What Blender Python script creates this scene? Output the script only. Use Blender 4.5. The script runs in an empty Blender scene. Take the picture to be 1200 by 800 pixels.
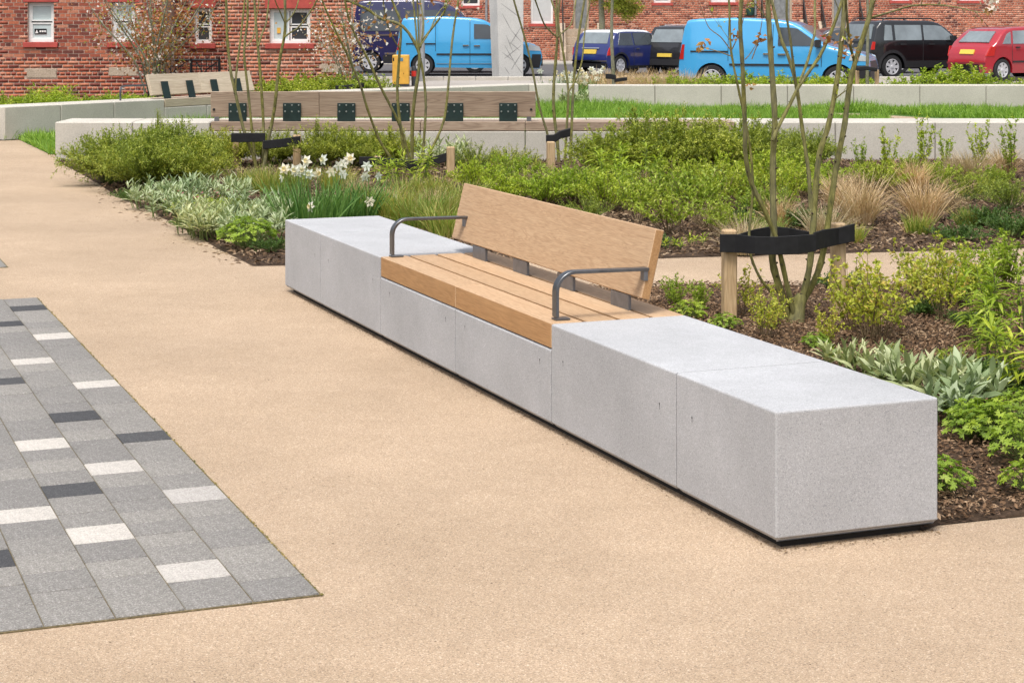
import bpy, bmesh, math, random
import numpy as np
from mathutils import Vector, Matrix
PI = math.pi
rad = math.radians
SC = bpy.context.scene
COL = SC.collection

# ------------------------------------------------------------------ camera
CAM_F, CAM_H, HOR = 2190.0, 1.8, 20.0          # focal length in photo pixels, eye height, horizon row
cd = bpy.data.cameras.new('camera')
cam = bpy.data.objects.new('camera', cd); COL.objects.link(cam)
cam.location = (0, 0, CAM_H); cam.rotation_euler = (rad(90), 0, 0)
cd.sensor_width = 36; cd.lens = CAM_F / 1200 * 36
cd.shift_y = -(400 - HOR) / 1200
cd.clip_start = 0.1; cd.clip_end = 600
SC.camera = cam
# ------------------------------------------------------------------ sky, sun, exposure
SUN_EL, SUN_AZ = 66, 198                          # azimuth clockwise from +Y (behind the camera, to the left)
w = bpy.data.worlds.new('World'); SC.world = w; w.use_nodes = True
nt = w.node_tree; nt.nodes.clear()
so = nt.nodes.new('ShaderNodeOutputWorld'); bg = nt.nodes.new('ShaderNodeBackground')
sky = nt.nodes.new('ShaderNodeTexSky'); sky.sky_type = 'NISHITA'; sky.sun_disc = False
sky.sun_elevation = rad(SUN_EL); sky.sun_rotation = rad(SUN_AZ)
sky.air_density = 1.0; sky.dust_density = 5.0; sky.ozone_density = 0.6
hs = nt.nodes.new('ShaderNodeHueSaturation'); hs.inputs['Saturation'].default_value = 0.45
nt.links.new(sky.outputs[0], hs.inputs['Color']); nt.links.new(hs.outputs[0], bg.inputs[0])
bg.inputs[1].default_value = 0.15; nt.links.new(bg.outputs[0], so.inputs[0])
sd = bpy.data.lights.new('sun', 'SUN'); sd.energy = 1.85; sd.angle = rad(18); sd.color = (1, 0.965, 0.91)
sun = bpy.data.objects.new('sun', sd); COL.objects.link(sun)
sv = Vector((math.sin(rad(SUN_AZ)) * math.cos(rad(SUN_EL)), math.cos(rad(SUN_AZ)) * math.cos(rad(SUN_EL)), math.sin(rad(SUN_EL))))
sun.rotation_euler = sv.to_track_quat('Z', 'Y').to_euler(); sun.location = (-6, -8, 14)
SC.view_settings.view_transform = 'Standard'; SC.view_settings.look = 'None'
SC.view_settings.exposure = 0.48; SC.view_settings.gamma = 1
SC.render.engine = 'CYCLES'

def G(x, y, z=0.0):                                # photo pixel of a point at height z -> ground position in metres
    Y = CAM_F * (CAM_H - z) / (y - HOR)
    return ((x - 600) * Y / CAM_F, Y)
def P3(x, y, Y):                                   # photo pixel at a known distance -> 3-D point
    return Vector(((x - 600) * Y / CAM_F, Y, CAM_H - (y - HOR) * Y / CAM_F))

# ------------------------------------------------------------------ object helpers
def tag(o, label=None, cat=None, group=None, kind=None):
    if label: o['label'] = label
    if cat: o['category'] = cat
    if group: o['group'] = group
    if kind: o['kind'] = kind
    return o
def empty(name, loc=(0, 0, 0), rz=0, label=None, cat=None, group=None, kind=None):
    o = bpy.data.objects.new(name, None); COL.objects.link(o)
    o.location = loc; o.rotation_euler = (0, 0, rz); o.empty_display_size = 0.2
    return tag(o, label, cat, group, kind)
def link(name, me, parent=None, loc=(0, 0, 0), rot=(0, 0, 0), scale=None):
    o = bpy.data.objects.new(name, me); COL.objects.link(o)
    o.location = loc; o.rotation_euler = rot
    if scale is not None: o.scale = scale
    if parent: o.parent = parent
    return o
def copy_tree(o, parent=None, memo=None):
    c = o.copy(); COL.objects.link(c)
    if parent: c.parent = parent
    for ch in KIDS.get(o.name, []): copy_tree(ch, c)
    return c
KIDS = {}
def index_kids():
    KIDS.clear()
    for o in bpy.data.objects:
        if o.parent: KIDS.setdefault(o.parent.name, []).append(o)

class MB:                                          # collects polygons, builds one mesh
    def __init__(s): s.v = []; s.f = []; s.m = []; s.n = 0; s.smooth = False
    def add(s, vs, fs, m=0):
        b = s.n; s.v.extend([tuple(p) for p in vs]); s.n += len(vs)
        for f in fs: s.f.append([b + i for i in f]); s.m.append(m)
        return s
    def box(s, lo, hi, m=0, M=None):
        x0, y0, z0 = lo; x1, y1, z1 = hi
        vs = [(x0,y0,z0),(x1,y0,z0),(x1,y1,z0),(x0,y1,z0),(x0,y0,z1),(x1,y0,z1),(x1,y1,z1),(x0,y1,z1)]
        if M is not None: vs = [M @ Vector(p) for p in vs]
        return s.add(vs, [(0,3,2,1),(4,5,6,7),(0,1,5,4),(1,2,6,5),(2,3,7,6),(3,0,4,7)], m)
    def prism(s, poly, z0, z1, m=0, M=None):       # poly: list of (x,y), extruded in z
        n = len(poly)
        vs = [(p[0], p[1], z0) for p in poly] + [(p[0], p[1], z1) for p in poly]
        if M is not None: vs = [M @ Vector(p) for p in vs]
        fs = [tuple(range(n))[::-1], tuple(range(n, 2*n))] + [(i, (i+1) % n, n+(i+1) % n, n+i) for i in range(n)]
        return s.add(vs, fs, m)
    def tube(s, pts, r, k=6, m=0, caps=True):
        pts = [Vector(p) for p in pts]; n = len(pts)
        if not hasattr(r, '__len__'): r = [r]*n
        vs = []; fs = []
        up = Vector((0.13, 0.97, 0.2)).normalized(); last = None
        for i, p in enumerate(pts):
            d = (pts[min(i+1, n-1)] - pts[max(i-1, 0)]).normalized()
            a = d.cross(up)
            if a.length < 1e-3: a = d.cross(Vector((1, 0, 0)))
            a.normalize(); b = d.cross(a)
            for j in range(k):
                t = 2*PI*j/k
                vs.append(p + (a*math.cos(t) + b*math.sin(t))*r[i])
        for i in range(n-1):
            for j in range(k):
                fs.append((i*k+j, i*k+(j+1) % k, (i+1)*k+(j+1) % k, (i+1)*k+j))
        if caps: fs += [tuple(range(k))[::-1], tuple(range((n-1)*k, n*k))]
        return s.add(vs, fs, m)
    def lathe(s, prof, k=24, m=0, M=None):         # prof: (r, z) rotated round z
        vs = []; fs = []; n = len(prof)
        for r, z in prof:
            for j in range(k):
                t = 2*PI*j/k; vs.append((r*math.cos(t), r*math.sin(t), z))
        for i in range(n-1):
            for j in range(k): fs.append((i*k+j, i*k+(j+1) % k, (i+1)*k+(j+1) % k, (i+1)*k+j))
        if M is not None: vs = [M @ Vector(p) for p in vs]
        return s.add(vs, fs, m)
    def mesh(s, name, mats, smooth=False, recalc=True):
        me = bpy.data.meshes.new(name)
        me.from_pydata(s.v, [], s.f)
        if not isinstance(mats, (list, tuple)): mats = [mats]
        for q in mats: me.materials.append(q)
        if len(mats) > 1: me.polygons.foreach_set('material_index', s.m)
        if recalc:
            bm = bmesh.new(); bm.from_mesh(me); bmesh.ops.recalc_face_normals(bm, faces=bm.faces); bm.to_mesh(me); bm.free()
        if smooth: smooth_angle(me, 40)
        me.update(); return me
    def build(s, name, mats, parent=None, smooth=False, **kw):
        return link(name, s.mesh(name, mats, smooth), parent, **kw)

def smooth_angle(me, deg):
    me.polygons.foreach_set('use_smooth', [True]*len(me.polygons))
    bm = bmesh.new(); bm.from_mesh(me)
    for e in bm.edges:
        if len(e.link_faces) == 2 and e.calc_face_angle(0) > rad(deg): e.smooth = False
    bm.to_mesh(me); bm.free()
def bevel_mesh(me, off, seg=1, ang=30):
    bm = bmesh.new(); bm.from_mesh(me)
    es = [e for e in bm.edges if len(e.link_faces) == 2 and e.calc_face_angle(0) > rad(ang)]
    bmesh.ops.bevel(bm, geom=es, offset=off, segments=seg, affect='EDGES', profile=0.6, clamp_overlap=True)
    bm.to_mesh(me); bm.free(); return me
def bbox(name, lo, hi, mat, parent=None, bev=0.004, seg=1, **kw):
    me = MB().box(lo, hi).mesh(name, mat); bevel_mesh(me, bev, seg)
    if seg > 1: smooth_angle(me, 35)
    return link(name, me, parent, **kw)
def arr_mesh(name, V, F, mats, mi=None):           # numpy mesh; F all the same size
    me = bpy.data.meshes.new(name); V = np.asarray(V, dtype=np.float32); F = np.asarray(F, dtype=np.int32)
    me.vertices.add(len(V)); me.vertices.foreach_set('co', V.ravel())
    k = F.shape[1]; me.loops.add(F.size); me.loops.foreach_set('vertex_index', F.ravel())
    me.polygons.add(len(F)); me.polygons.foreach_set('loop_start', np.arange(0, F.size, k, dtype=np.int32))
    me.polygons.foreach_set('loop_total', np.full(len(F), k, dtype=np.int32))
    if not isinstance(mats, (list, tuple)): mats = [mats]
    for q in mats: me.materials.append(q)
    if mi is not None: me.polygons.foreach_set('material_index', np.asarray(mi, dtype=np.int32))
    me.update(calc_edges=True); return me

# ------------------------------------------------------------------ materials
def new_mat(name):
    m = bpy.data.materials.new(name); m.use_nodes = True
    t = m.node_tree; b = t.nodes['Principled BSDF']; return m, t, b
def nd(t, typ, **kw):
    n = t.nodes.new(typ)
    for k, v in kw.items():
        if k in n.inputs: n.inputs[k].default_value = v
        else: setattr(n, k, v)
    return n
def ramp(t, fac, stops, interp='LINEAR'):
    r = t.nodes.new('ShaderNodeValToRGB'); r.color_ramp.interpolation = interp
    el = r.color_ramp.elements
    while len(el) > 1: el.remove(el[-1])
    el[0].position = stops[0][0]; el[0].color = (*stops[0][1], 1)
    for p, c in stops[1:]:
        e = el.new(p); e.color = (*c, 1)
    t.links.new(fac, r.inputs[0]); return r.outputs[0]
def mixc(t, fac, a, b, mode='MIX'):
    n = t.nodes.new('ShaderNodeMix'); n.data_type = 'RGBA'; n.blend_type = mode
    for s, v in ((n.inputs[0], fac), (n.inputs[6], a), (n.inputs[7], b)):
        if isinstance(v, bpy.types.NodeSocket): t.links.new(v, s)
        elif isinstance(v, (int, float)): s.default_value = v
        else: s.default_value = (*v, 1)
    return n.outputs[2]
def coords(t, kind='Object', scale=None):
    c = t.nodes.new('ShaderNodeTexCoord').outputs[kind]
    if scale is None: return c
    m = t.nodes.new('ShaderNodeMapping'); m.inputs['Scale'].default_value = scale
    t.links.new(c, m.inputs[0]); return m.outputs[0]
def noise(t, vec, scale, detail=4, rough=0.55, out=0, dist=0):
    n = t.nodes.new('ShaderNodeTexNoise'); n.inputs['Scale'].default_value = scale
    n.inputs['Detail'].default_value = detail; n.inputs['Roughness'].default_value = rough; n.inputs['Distortion'].default_value = dist
    t.links.new(vec, n.inputs['Vector']); return n.outputs[out]
def voro(t, vec, scale, out='Color', feature='F1', rnd=1):
    n = t.nodes.new('ShaderNodeTexVoronoi'); n.feature = feature; n.inputs['Scale'].default_value = scale
    n.inputs['Randomness'].default_value = rnd
    t.links.new(vec, n.inputs['Vector']); return n.outputs[out]
def bump(t, b, h, strength=0.3, dist=0.01):
    n = t.nodes.new('ShaderNodeBump'); n.inputs['Strength'].default_value = strength; n.inputs['Distance'].default_value = dist
    t.links.new(h, n.inputs['Height']); t.links.new(n.outputs[0], b.inputs['Normal']); return n
def sep(t, col, i=0):
    s = t.nodes.new('ShaderNodeSeparateColor'); t.links.new(col, s.inputs[0]); return s.outputs[i]
def plain(name, c, rough=0.5, metal=0.0, spec=0.5, coat=0, emit=None, var=0.0, vs=8.0):
    m, t, b = new_mat(name)
    b.inputs['Roughness'].default_value = rough; b.inputs['Metallic'].default_value = metal
    b.inputs['Specular IOR Level'].default_value = spec; b.inputs['Coat Weight'].default_value = coat
    if var:
        n = noise(t, coords(t), vs, 5, 0.6)
        c0 = [x*(1-var) for x in c]; c1 = [min(1, x*(1+var)) for x in c]
        t.links.new(ramp(t, n, [(0.3, c0), (0.7, c1)]), b.inputs['Base Color'])
    else: b.inputs['Base Color'].default_value = (*c, 1)
    return m

def speckle(name, base, dark, light, s1=260, mott=1.2, bstr=0.25, rough=0.85, amt=0.5, cc='Object', con=0.1):
    m, t, b = new_mat(name); v = coords(t, cc)
    cell = sep(t, voro(t, v, s1))
    col = ramp(t, cell, [(0.0, dark), (0.14, [x*(1-con) for x in base]), (0.5, base), (0.86, [min(1, x*(1+con)) for x in base]), (1.0, light)])
    n2 = noise(t, v, s1*0.35, 3)
    col = mixc(t, amt*0.5, col, ramp(t, n2, [(0.35, [x*0.8 for x in base]), (0.65, [min(1, x*1.15) for x in base])]))
    big = noise(t, v, mott, 6, 0.6)
    col = mixc(t, 1.0, col, ramp(t, big, [(0.3, (0.88, 0.88, 0.88)), (0.7, (1.06, 1.06, 1.06))]), 'MULTIPLY')
    t.links.new(col, b.inputs['Base Color']); b.inputs['Roughness'].default_value = rough
    b.inputs['Specular IOR Level'].default_value = 0.25
    bump(t, b, voro(t, v, s1*0.8, 'Distance'), bstr, 0.003)
    return m
M_resin = speckle('resin_bound_gravel', (0.415, 0.31, 0.215), (0.07, 0.045, 0.025), (0.80, 0.69, 0.56), 290, 0.45, 0.6, 0.9, 1.0, 'Object', 0.36)
def add_specks(m, sc, th, col):
    t = m.node_tree; b = t.nodes['Principled BSDF']; src = b.inputs['Base Color'].links[0].from_socket
    d = voro(t, coords(t), sc, 'Distance'); rnd = sep(t, voro(t, coords(t), sc), 1)
    k = nd(t, 'ShaderNodeMath', operation='LESS_THAN'); t.links.new(d, k.inputs[0]); k.inputs[1].default_value = th
    k2 = nd(t, 'ShaderNodeMath', operation='LESS_THAN'); t.links.new(rnd, k2.inputs[0]); k2.inputs[1].default_value = .35
    k3 = nd(t, 'ShaderNodeMath', operation='MULTIPLY'); t.links.new(k.outputs[0], k3.inputs[0]); t.links.new(k2.outputs[0], k3.inputs[1])
    t.links.new(mixc(t, k3.outputs[0], src, col), b.inputs['Base Color'])
def add_stain(m, scale, lo, hi, dist=.6, p0=.32, p1=.62):
    t = m.node_tree; b = t.nodes['Principled BSDF']; src = b.inputs['Base Color'].links[0].from_socket
    n = noise(t, coords(t), scale, 7, .62, 0, dist)
    t.links.new(mixc(t, 1.0, src, ramp(t, n, [(p0, lo), (p1, hi)]), 'MULTIPLY'), b.inputs['Base Color'])
add_stain(M_resin, .9, (.94, .935, .92), (1.03, 1.03, 1.03)); add_stain(M_resin, 5, (.95, .945, .94), (1.02, 1.02, 1.02))
add_specks(M_resin, 16, .055, (.10, .06, .035)); add_specks(M_resin, 45, .11, (.20, .13, .08))
M_conc = speckle('pale_exposed_concrete', (0.41, 0.415, 0.43), (0.24, 0.255, 0.265), (0.59, 0.60, 0.615), 380, 1.8, 0.12, 0.75, 0.5, 'Object', 0.10)
add_stain(M_conc, 2.2, (.955, .955, .95), (1.02, 1.02, 1.02)); add_stain(M_conc, 11, (.965, .965, .96), (1.01, 1.01, 1.01)); add_specks(M_conc, 30, .045, (.12, .12, .12))
M_wallc = speckle('cream_concrete', (0.52, 0.49, 0.43), (0.36, 0.34, 0.30), (0.60, 0.58, 0.53), 200, 0.8, 0.1, 0.8, 0.4)
add_stain(M_wallc, 1.1, (.90, .90, .89), (1.02, 1.02, 1.02))
def sett_mat(name, base, dark, light):
    m = speckle(name, base, dark, light, 260, 5, 0.4, 0.85, 0.9, 'Object', 0.25)
    t = m.node_tree; b = t.nodes['Principled BSDF']; src = b.inputs['Base Color'].links[0].from_socket
    oi = t.nodes.new('ShaderNodeObjectInfo')
    t.links.new(mixc(t, 1.0, src, ramp(t, oi.outputs['Random'], [(0, (0.86, 0.86, 0.87)), (1, (1.10, 1.09, 1.07))]), 'MULTIPLY'), b.inputs['Base Color'])
    return m
M_sett = sett_mat('grey_granite', (0.225, 0.215, 0.20), (0.04, 0.04, 0.04), (0.52, 0.50, 0.49))
M_settw = sett_mat('white_granite', (0.44, 0.415, 0.385), (0.24, 0.22, 0.20), (0.62, 0.60, 0.57))
M_settd = sett_mat('charcoal_granite', (0.065, 0.066, 0.07), (0.02, 0.02, 0.02), (0.16, 0.16, 0.16))
M_joint = speckle('mossy_joint_sand', (0.15, 0.12, 0.065), (0.05, 0.045, 0.02), (0.28, 0.22, 0.13), 150, 3, 0.5)
M_asph = speckle('asphalt', (0.10, 0.10, 0.105), (0.04, 0.04, 0.04), (0.2, 0.2, 0.2), 120, 0.3, 0.3)
M_pave = speckle('pavement_concrete', (0.36, 0.33, 0.30), (0.25, 0.22, 0.2), (0.45, 0.43, 0.40), 60, 0.4, 0.2)
M_soil = speckle('dark_soil', (0.055, 0.034, 0.02), (0.02, 0.012, 0.008), (0.16, 0.10, 0.07), 90, 3, 0.8, 0.95)
M_lawn = speckle('lawn_base', (0.06, 0.12, 0.02), (0.03, 0.06, 0.01), (0.1, 0.2, 0.04), 60, 0.6, 0.5, 0.95)

def wood(name, c_dark, c_mid, c_light, axis='Y', gs=1.0, rough=0.6, grain=0.5):
    m, t, b = new_mat(name)
    st = {'Y': (14*gs, 0.8*gs, 14*gs), 'X': (0.8*gs, 14*gs, 14*gs), 'Z': (14*gs, 14*gs, 0.8*gs)}[axis]
    oi = t.nodes.new('ShaderNodeObjectInfo')
    tc = t.nodes.new('ShaderNodeTexCoord'); mp = t.nodes.new('ShaderNodeMapping'); mp.inputs['Scale'].default_value = st
    t.links.new(tc.outputs['Object'], mp.inputs[0])
    cb = t.nodes.new('ShaderNodeVectorMath'); cb.operation = 'SCALE'; cb.inputs[0].default_value = (3.1, 7.7, 5.3)
    t.links.new(oi.outputs['Random'], cb.inputs['Scale']); t.links.new(cb.outputs[0], mp.inputs['Location'])
    v = mp.outputs[0]
    fig = noise(t, v, 1.1, 2, 0.5, 0, 1.6)
    rings = t.nodes.new('ShaderNodeMath'); rings.operation = 'MULTIPLY'; rings.inputs[1].default_value = 9.0; t.links.new(fig, rings.inputs[0])
    fr = t.nodes.new('ShaderNodeMath'); fr.operation = 'PINGPONG'; fr.inputs[1].default_value = 0.5; t.links.new(rings.outputs[0], fr.inputs[0])
    fine = noise(t, v, 9, 4, 0.7)
    col = ramp(t, fr.outputs[0], [(0.0, c_light), (0.28, c_mid), (0.5, c_dark)])
    col = mixc(t, grain, ramp(t, noise(t, v, 0.5, 2), [(0.3, c_mid), (0.7, c_light)]), col)
    col = mixc(t, 1.0, col, ramp(t, fine, [(0.3, (0.8, 0.78, 0.76)), (0.65, (1.08, 1.08, 1.08))]), 'MULTIPLY')
    col = mixc(t, 1.0, col, ramp(t, oi.outputs['Random'], [(0, (0.93, 0.92, 0.9)), (1, (1.07, 1.06, 1.05))]), 'MULTIPLY')
    t.links.new(col, b.inputs['Base Color']); b.inputs['Roughness'].default_value = rough
    b.inputs['Specular IOR Level'].default_value = 0.3
    bump(t, b, fine, 0.25, 0.002); return m
M_wood = wood('oiled_hardwood', (0.31, 0.185, 0.10), (0.45, 0.30, 0.18), (0.51, 0.36, 0.225), gs=1.6, grain=0.45)
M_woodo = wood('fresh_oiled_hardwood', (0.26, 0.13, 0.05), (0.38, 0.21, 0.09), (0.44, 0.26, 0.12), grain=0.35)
M_woodw = wood('weathered_hardwood', (0.20, 0.14, 0.10), (0.34, 0.25, 0.185), (0.42, 0.33, 0.25), axis='X', gs=0.6, grain=0.6)
M_woodp = wood('pale_weathered_hardwood', (0.36, 0.28, 0.21), (0.50, 0.41, 0.31), (0.56, 0.48, 0.38), axis='X', gs=0.6, grain=0.4)
M_stake = wood('treated_softwood', (0.34, 0.22, 0.11), (0.47, 0.33, 0.18), (0.56, 0.42, 0.26), axis='Z', grain=0.5)
M_steel = plain('galvanised_steel', (0.15, 0.155, 0.165), 0.34, 0.9, var=0.25, vs=14)
M_steeld = plain('dark_grey_steel', (0.17, 0.175, 0.19), 0.42, 0.6, var=0.2, vs=20)
M_greenp = plain('dark_green_steel_plate', (0.012, 0.028, 0.026), 0.45, 0.2, var=0.3, vs=8)
M_bolt = plain('bolt_heads', (0.35, 0.38, 0.36), 0.4, 0.8)
M_black = plain('black_rubber', (0.012, 0.012, 0.013), 0.65, 0, 0.3, var=0.3, vs=20)
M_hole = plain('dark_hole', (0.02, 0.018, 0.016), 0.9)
M_white = plain('white_upvc', (0.78, 0.78, 0.76), 0.35, var=0.04, vs=4)
M_redp = plain('red_painted_stone', (0.42, 0.065, 0.05), 0.6, var=0.2, vs=6)
M_stone = speckle('buff_sandstone', (0.45, 0.36, 0.27), (0.25, 0.18, 0.13), (0.58, 0.48, 0.38), 60, 5, 0.4)
M_mortar = speckle('pale_mortar', (0.52, 0.38, 0.30), (0.38, 0.27, 0.21), (0.62, 0.48, 0.39), 40, 0.6, 0.3)
M_iron = plain('black_iron', (0.02, 0.02, 0.022), 0.45, 0.5)
M_pillar = speckle('white_cast_stone', (0.56, 0.55, 0.52), (0.45, 0.44, 0.42), (0.64, 0.63, 0.6), 90, 1.5, 0.1)
M_glass = plain('window_glass_dark', (0.045, 0.05, 0.055), 0.06, 0, 0.9, var=0.2, vs=1.5)
M_glassp = plain('window_glass_frosted', (0.50, 0.58, 0.58), 0.25, 0, 0.6, var=0.08, vs=3)
M_yel = plain('yellow_plastic', (0.72, 0.40, 0.06), 0.5, var=0.12, vs=6)
M_redband = plain('red_reflective_band', (0.60, 0.03, 0.02), 0.4)
M_bollard = plain('charcoal_painted_steel', (0.035, 0.042, 0.05), 0.5)
M_lamp = plain('grey_galvanised_post', (0.30, 0.31, 0.32), 0.5, 0.4, var=0.15)

def brick_mat(name, use_obj, warm=0.0):
    m, t, b = new_mat(name)
    if use_obj: src = t.nodes.new('ShaderNodeObjectInfo').outputs['Random']
    else: src = t.nodes.new('ShaderNodeNewGeometry').outputs['Random Per Island']
    w_ = warm
    st = [(0.0, (0.11, 0.045, 0.036)), (0.10, (0.19, 0.060, 0.045)), (0.3-w_*0.15, (0.24, 0.065, 0.045)), (0.55-w_*0.25, (0.36, 0.105, 0.062)),
          (0.8-w_*0.2, (0.46, 0.155, 0.085)), (1.0, (0.50, 0.23, 0.15))]
    if warm > .5: st = [(0.0, (0.13, 0.05, 0.04)), (0.12, (0.26, 0.085, 0.055)), (0.4, (0.42, 0.145, 0.085)), (0.75, (0.52, 0.20, 0.12)), (1.0, (0.56, 0.29, 0.20))]
    col = ramp(t, src, st)
    v = coords(t)
    geo = t.nodes.new('ShaderNodeTexCoord')
    n = noise(t, v, 30, 4, 0.6)
    col = mixc(t, 1.0, col, ramp(t, n, [(0.3, (0.78, 0.76, 0.75)), (0.7, (1.18, 1.18, 1.2))]), 'MULTIPLY')
    t.links.new(col, b.inputs['Base Color']); b.inputs['Roughness'].default_value = 0.9
    b.inputs['Specular IOR Level'].default_value = 0.2
    bump(t, b, n, 0.4, 0.004); return m
M_brick = brick_mat('red_brick', False); M_brick1 = brick_mat('red_brick_single', True); M_brickw = brick_mat('orange_red_brick', False, 1.0)

def bark(name, c0, c1, c2, s=40, amt=.55):
    m, t, b = new_mat(name); v = coords(t, 'Object', (1, 1, 0.35))
    n = noise(t, v, s, 5, 0.65); n2 = noise(t, v, s*0.15, 3)
    col = ramp(t, n, [(0.3, c0), (0.5, c1), (0.7, c2)])
    col = mixc(t, ramp(t, n2, [(0.4, (0, 0, 0)), (0.62, (amt, amt, amt))]), col, (0.20, 0.19, 0.16))
    t.links.new(col, b.inputs['Base Color']); b.inputs['Roughness'].default_value = 0.85
    bump(t, b, n, 0.5, 0.004); return m
M_bark = bark('olive_green_bark', (0.05, 0.05, 0.012), (0.15, 0.14, 0.030), (0.27, 0.25, 0.075), amt=.3)
M_barkg = bark('grey_green_bark', (0.08, 0.08, 0.05), (0.20, 0.20, 0.11), (0.32, 0.31, 0.22))
M_twig = plain('brown_stem', (0.17, 0.12, 0.06), 0.8, var=0.35, vs=12)
M_knot = plain('dark_bud_scar', (.05, .035, .02), .8)
M_twigg = plain('green_stem', (0.10, 0.14, 0.03), 0.7, var=0.3, vs=12)

def leaf_mat(name, stops, trans=0.3, rough=0.5, spec=0.35):
    m, t, b = new_mat(name)
    src = t.nodes.new('ShaderNodeNewGeometry').outputs['Random Per Island']
    n = noise(t, coords(t), 3.0, 2)
    add = t.nodes.new('ShaderNodeMath'); add.operation = 'MULTIPLY_ADD'
    t.links.new(src, add.inputs[0]); add.inputs[1].default_value = 0.75
    sc = t.nodes.new('ShaderNodeMath'); sc.operation = 'MULTIPLY_ADD'; t.links.new(n, sc.inputs[0]); sc.inputs[1].default_value = 0.9; sc.inputs[2].default_value = -0.33
    t.links.new(sc.outputs[0], add.inputs[2])
    k = len(stops)
    col = ramp(t, add.outputs[0], [(i/(k-1), c) for i, c in enumerate(stops)])
    oi = t.nodes.new('ShaderNodeObjectInfo')
    col = mixc(t, 1.0, col, ramp(t, oi.outputs['Random'], [(0, (0.80, 0.86, 0.85)), (.5, (1, 1, 1)), (1, (1.18, 1.08, .95))]), 'MULTIPLY')
    t.links.new(col, b.inputs['Base Color']); b.inputs['Roughness'].default_value = rough; b.inputs['Specular IOR Level'].default_value = spec
    tr = t.nodes.new('ShaderNodeBsdfTranslucent'); t.links.new(mixc(t, 1.0, col, (1.15, 1.2, 0.75), 'MULTIPLY'), tr.inputs[0])
    mx = t.nodes.new('ShaderNodeMixShader'); mx.inputs[0].default_value = trans
    t.links.new(b.outputs[0], mx.inputs[1]); t.links.new(tr.outputs[0], mx.inputs[2])
    t.links.new(mx.outputs[0], t.nodes['Material Output'].inputs['Surface']); return m
L_needle = leaf_mat('yellow_green_needles', [(0.10, 0.15, 0.015), (0.21, 0.27, 0.03), (0.32, 0.37, 0.05), (0.46, 0.47, 0.10)])
L_dark = leaf_mat('dark_green_needles', [(0.09, 0.13, 0.015), (0.22, 0.27, 0.028), (0.37, 0.41, 0.05), (0.54, 0.55, 0.10)])
L_silver = leaf_mat('silver_green_leaves', [(0.13, 0.19, 0.08), (0.29, 0.36, 0.18), (0.45, 0.51, 0.31), (0.64, 0.68, 0.48)], 0.25, 0.8)
L_lime = leaf_mat('lime_leaves', [(0.14, 0.22, 0.018), (0.27, 0.38, 0.03), (0.40, 0.50, 0.05), (0.54, 0.60, 0.11)], 0.4)
L_ger = leaf_mat('geranium_leaves', [(0.12, 0.20, 0.02), (0.25, 0.37, 0.035), (0.38, 0.50, 0.06), (0.52, 0.60, 0.13)], 0.4)
L_mid = leaf_mat('mid_green_leaves', [(0.12, 0.18, 0.018), (0.25, 0.34, 0.03), (0.40, 0.48, 0.06), (0.58, 0.62, 0.15)], 0.4)
L_deep = leaf_mat('deep_green_leaves', [(0.03, 0.07, 0.015), (0.06, 0.12, 0.02), (0.10, 0.18, 0.035), (0.16, 0.24, 0.06)], 0.35)
L_rose = leaf_mat('young_rose_leaves', [(0.18, 0.25, 0.02), (0.36, 0.42, 0.05), (0.52, 0.56, 0.09), (0.52, 0.32, 0.12)], 0.4)
L_blade = leaf_mat('daffodil_blades', [(0.05, 0.13, 0.03), (0.11, 0.23, 0.05), (0.19, 0.34, 0.08), (0.28, 0.43, 0.13)], 0.35)
L_mixg = leaf_mat('green_and_straw_blades', [(0.10, 0.19, 0.02), (0.24, 0.33, 0.05), (0.40, 0.40, 0.10), (0.55, 0.36, 0.15)], 0.35)
L_straw = leaf_mat('straw_blades', [(0.30, 0.20, 0.11), (0.47, 0.34, 0.20), (0.62, 0.49, 0.32), (0.74, 0.62, 0.45)], 0.3, 0.8)
L_grass = leaf_mat('lawn_blades', [(0.08, 0.17, 0.02), (0.16, 0.30, 0.035), (0.25, 0.42, 0.06), (0.36, 0.50, 0.10)], 0.4)
L_petal = leaf_mat('white_petals', [(0.62, 0.62, 0.52), (0.72, 0.72, 0.64), (0.78, 0.78, 0.72), (0.8, 0.8, 0.76)], 0.3)
L_cup = leaf_mat('cream_yellow_cup', [(0.6, 0.5, 0.2), (0.65, 0.56, 0.28), (0.68, 0.6, 0.35), (0.7, 0.62, 0.4)], 0.3)
L_pink = leaf_mat('pink_petals', [(0.45, 0.10, 0.18), (0.5, 0.14, 0.22), (0.55, 0.18, 0.28), (0.6, 0.25, 0.32)], 0.3)
L_orange = leaf_mat('bronze_spring_leaves', [(0.30, 0.10, 0.03), (0.42, 0.17, 0.05), (0.50, 0.25, 0.09), (0.40, 0.30, 0.10)], 0.4)
L_blossom = leaf_mat('pale_blossom', [(0.60, 0.45, 0.38), (0.68, 0.56, 0.50), (0.74, 0.68, 0.62), (0.78, 0.75, 0.70)], 0.3)
L_bark = leaf_mat('bark_chips', [(0.018, 0.010, 0.006), (0.085, 0.05, 0.028), (0.19, 0.12, 0.072), (0.42, 0.31, 0.21)], 0.0, 0.9, 0.15)

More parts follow.
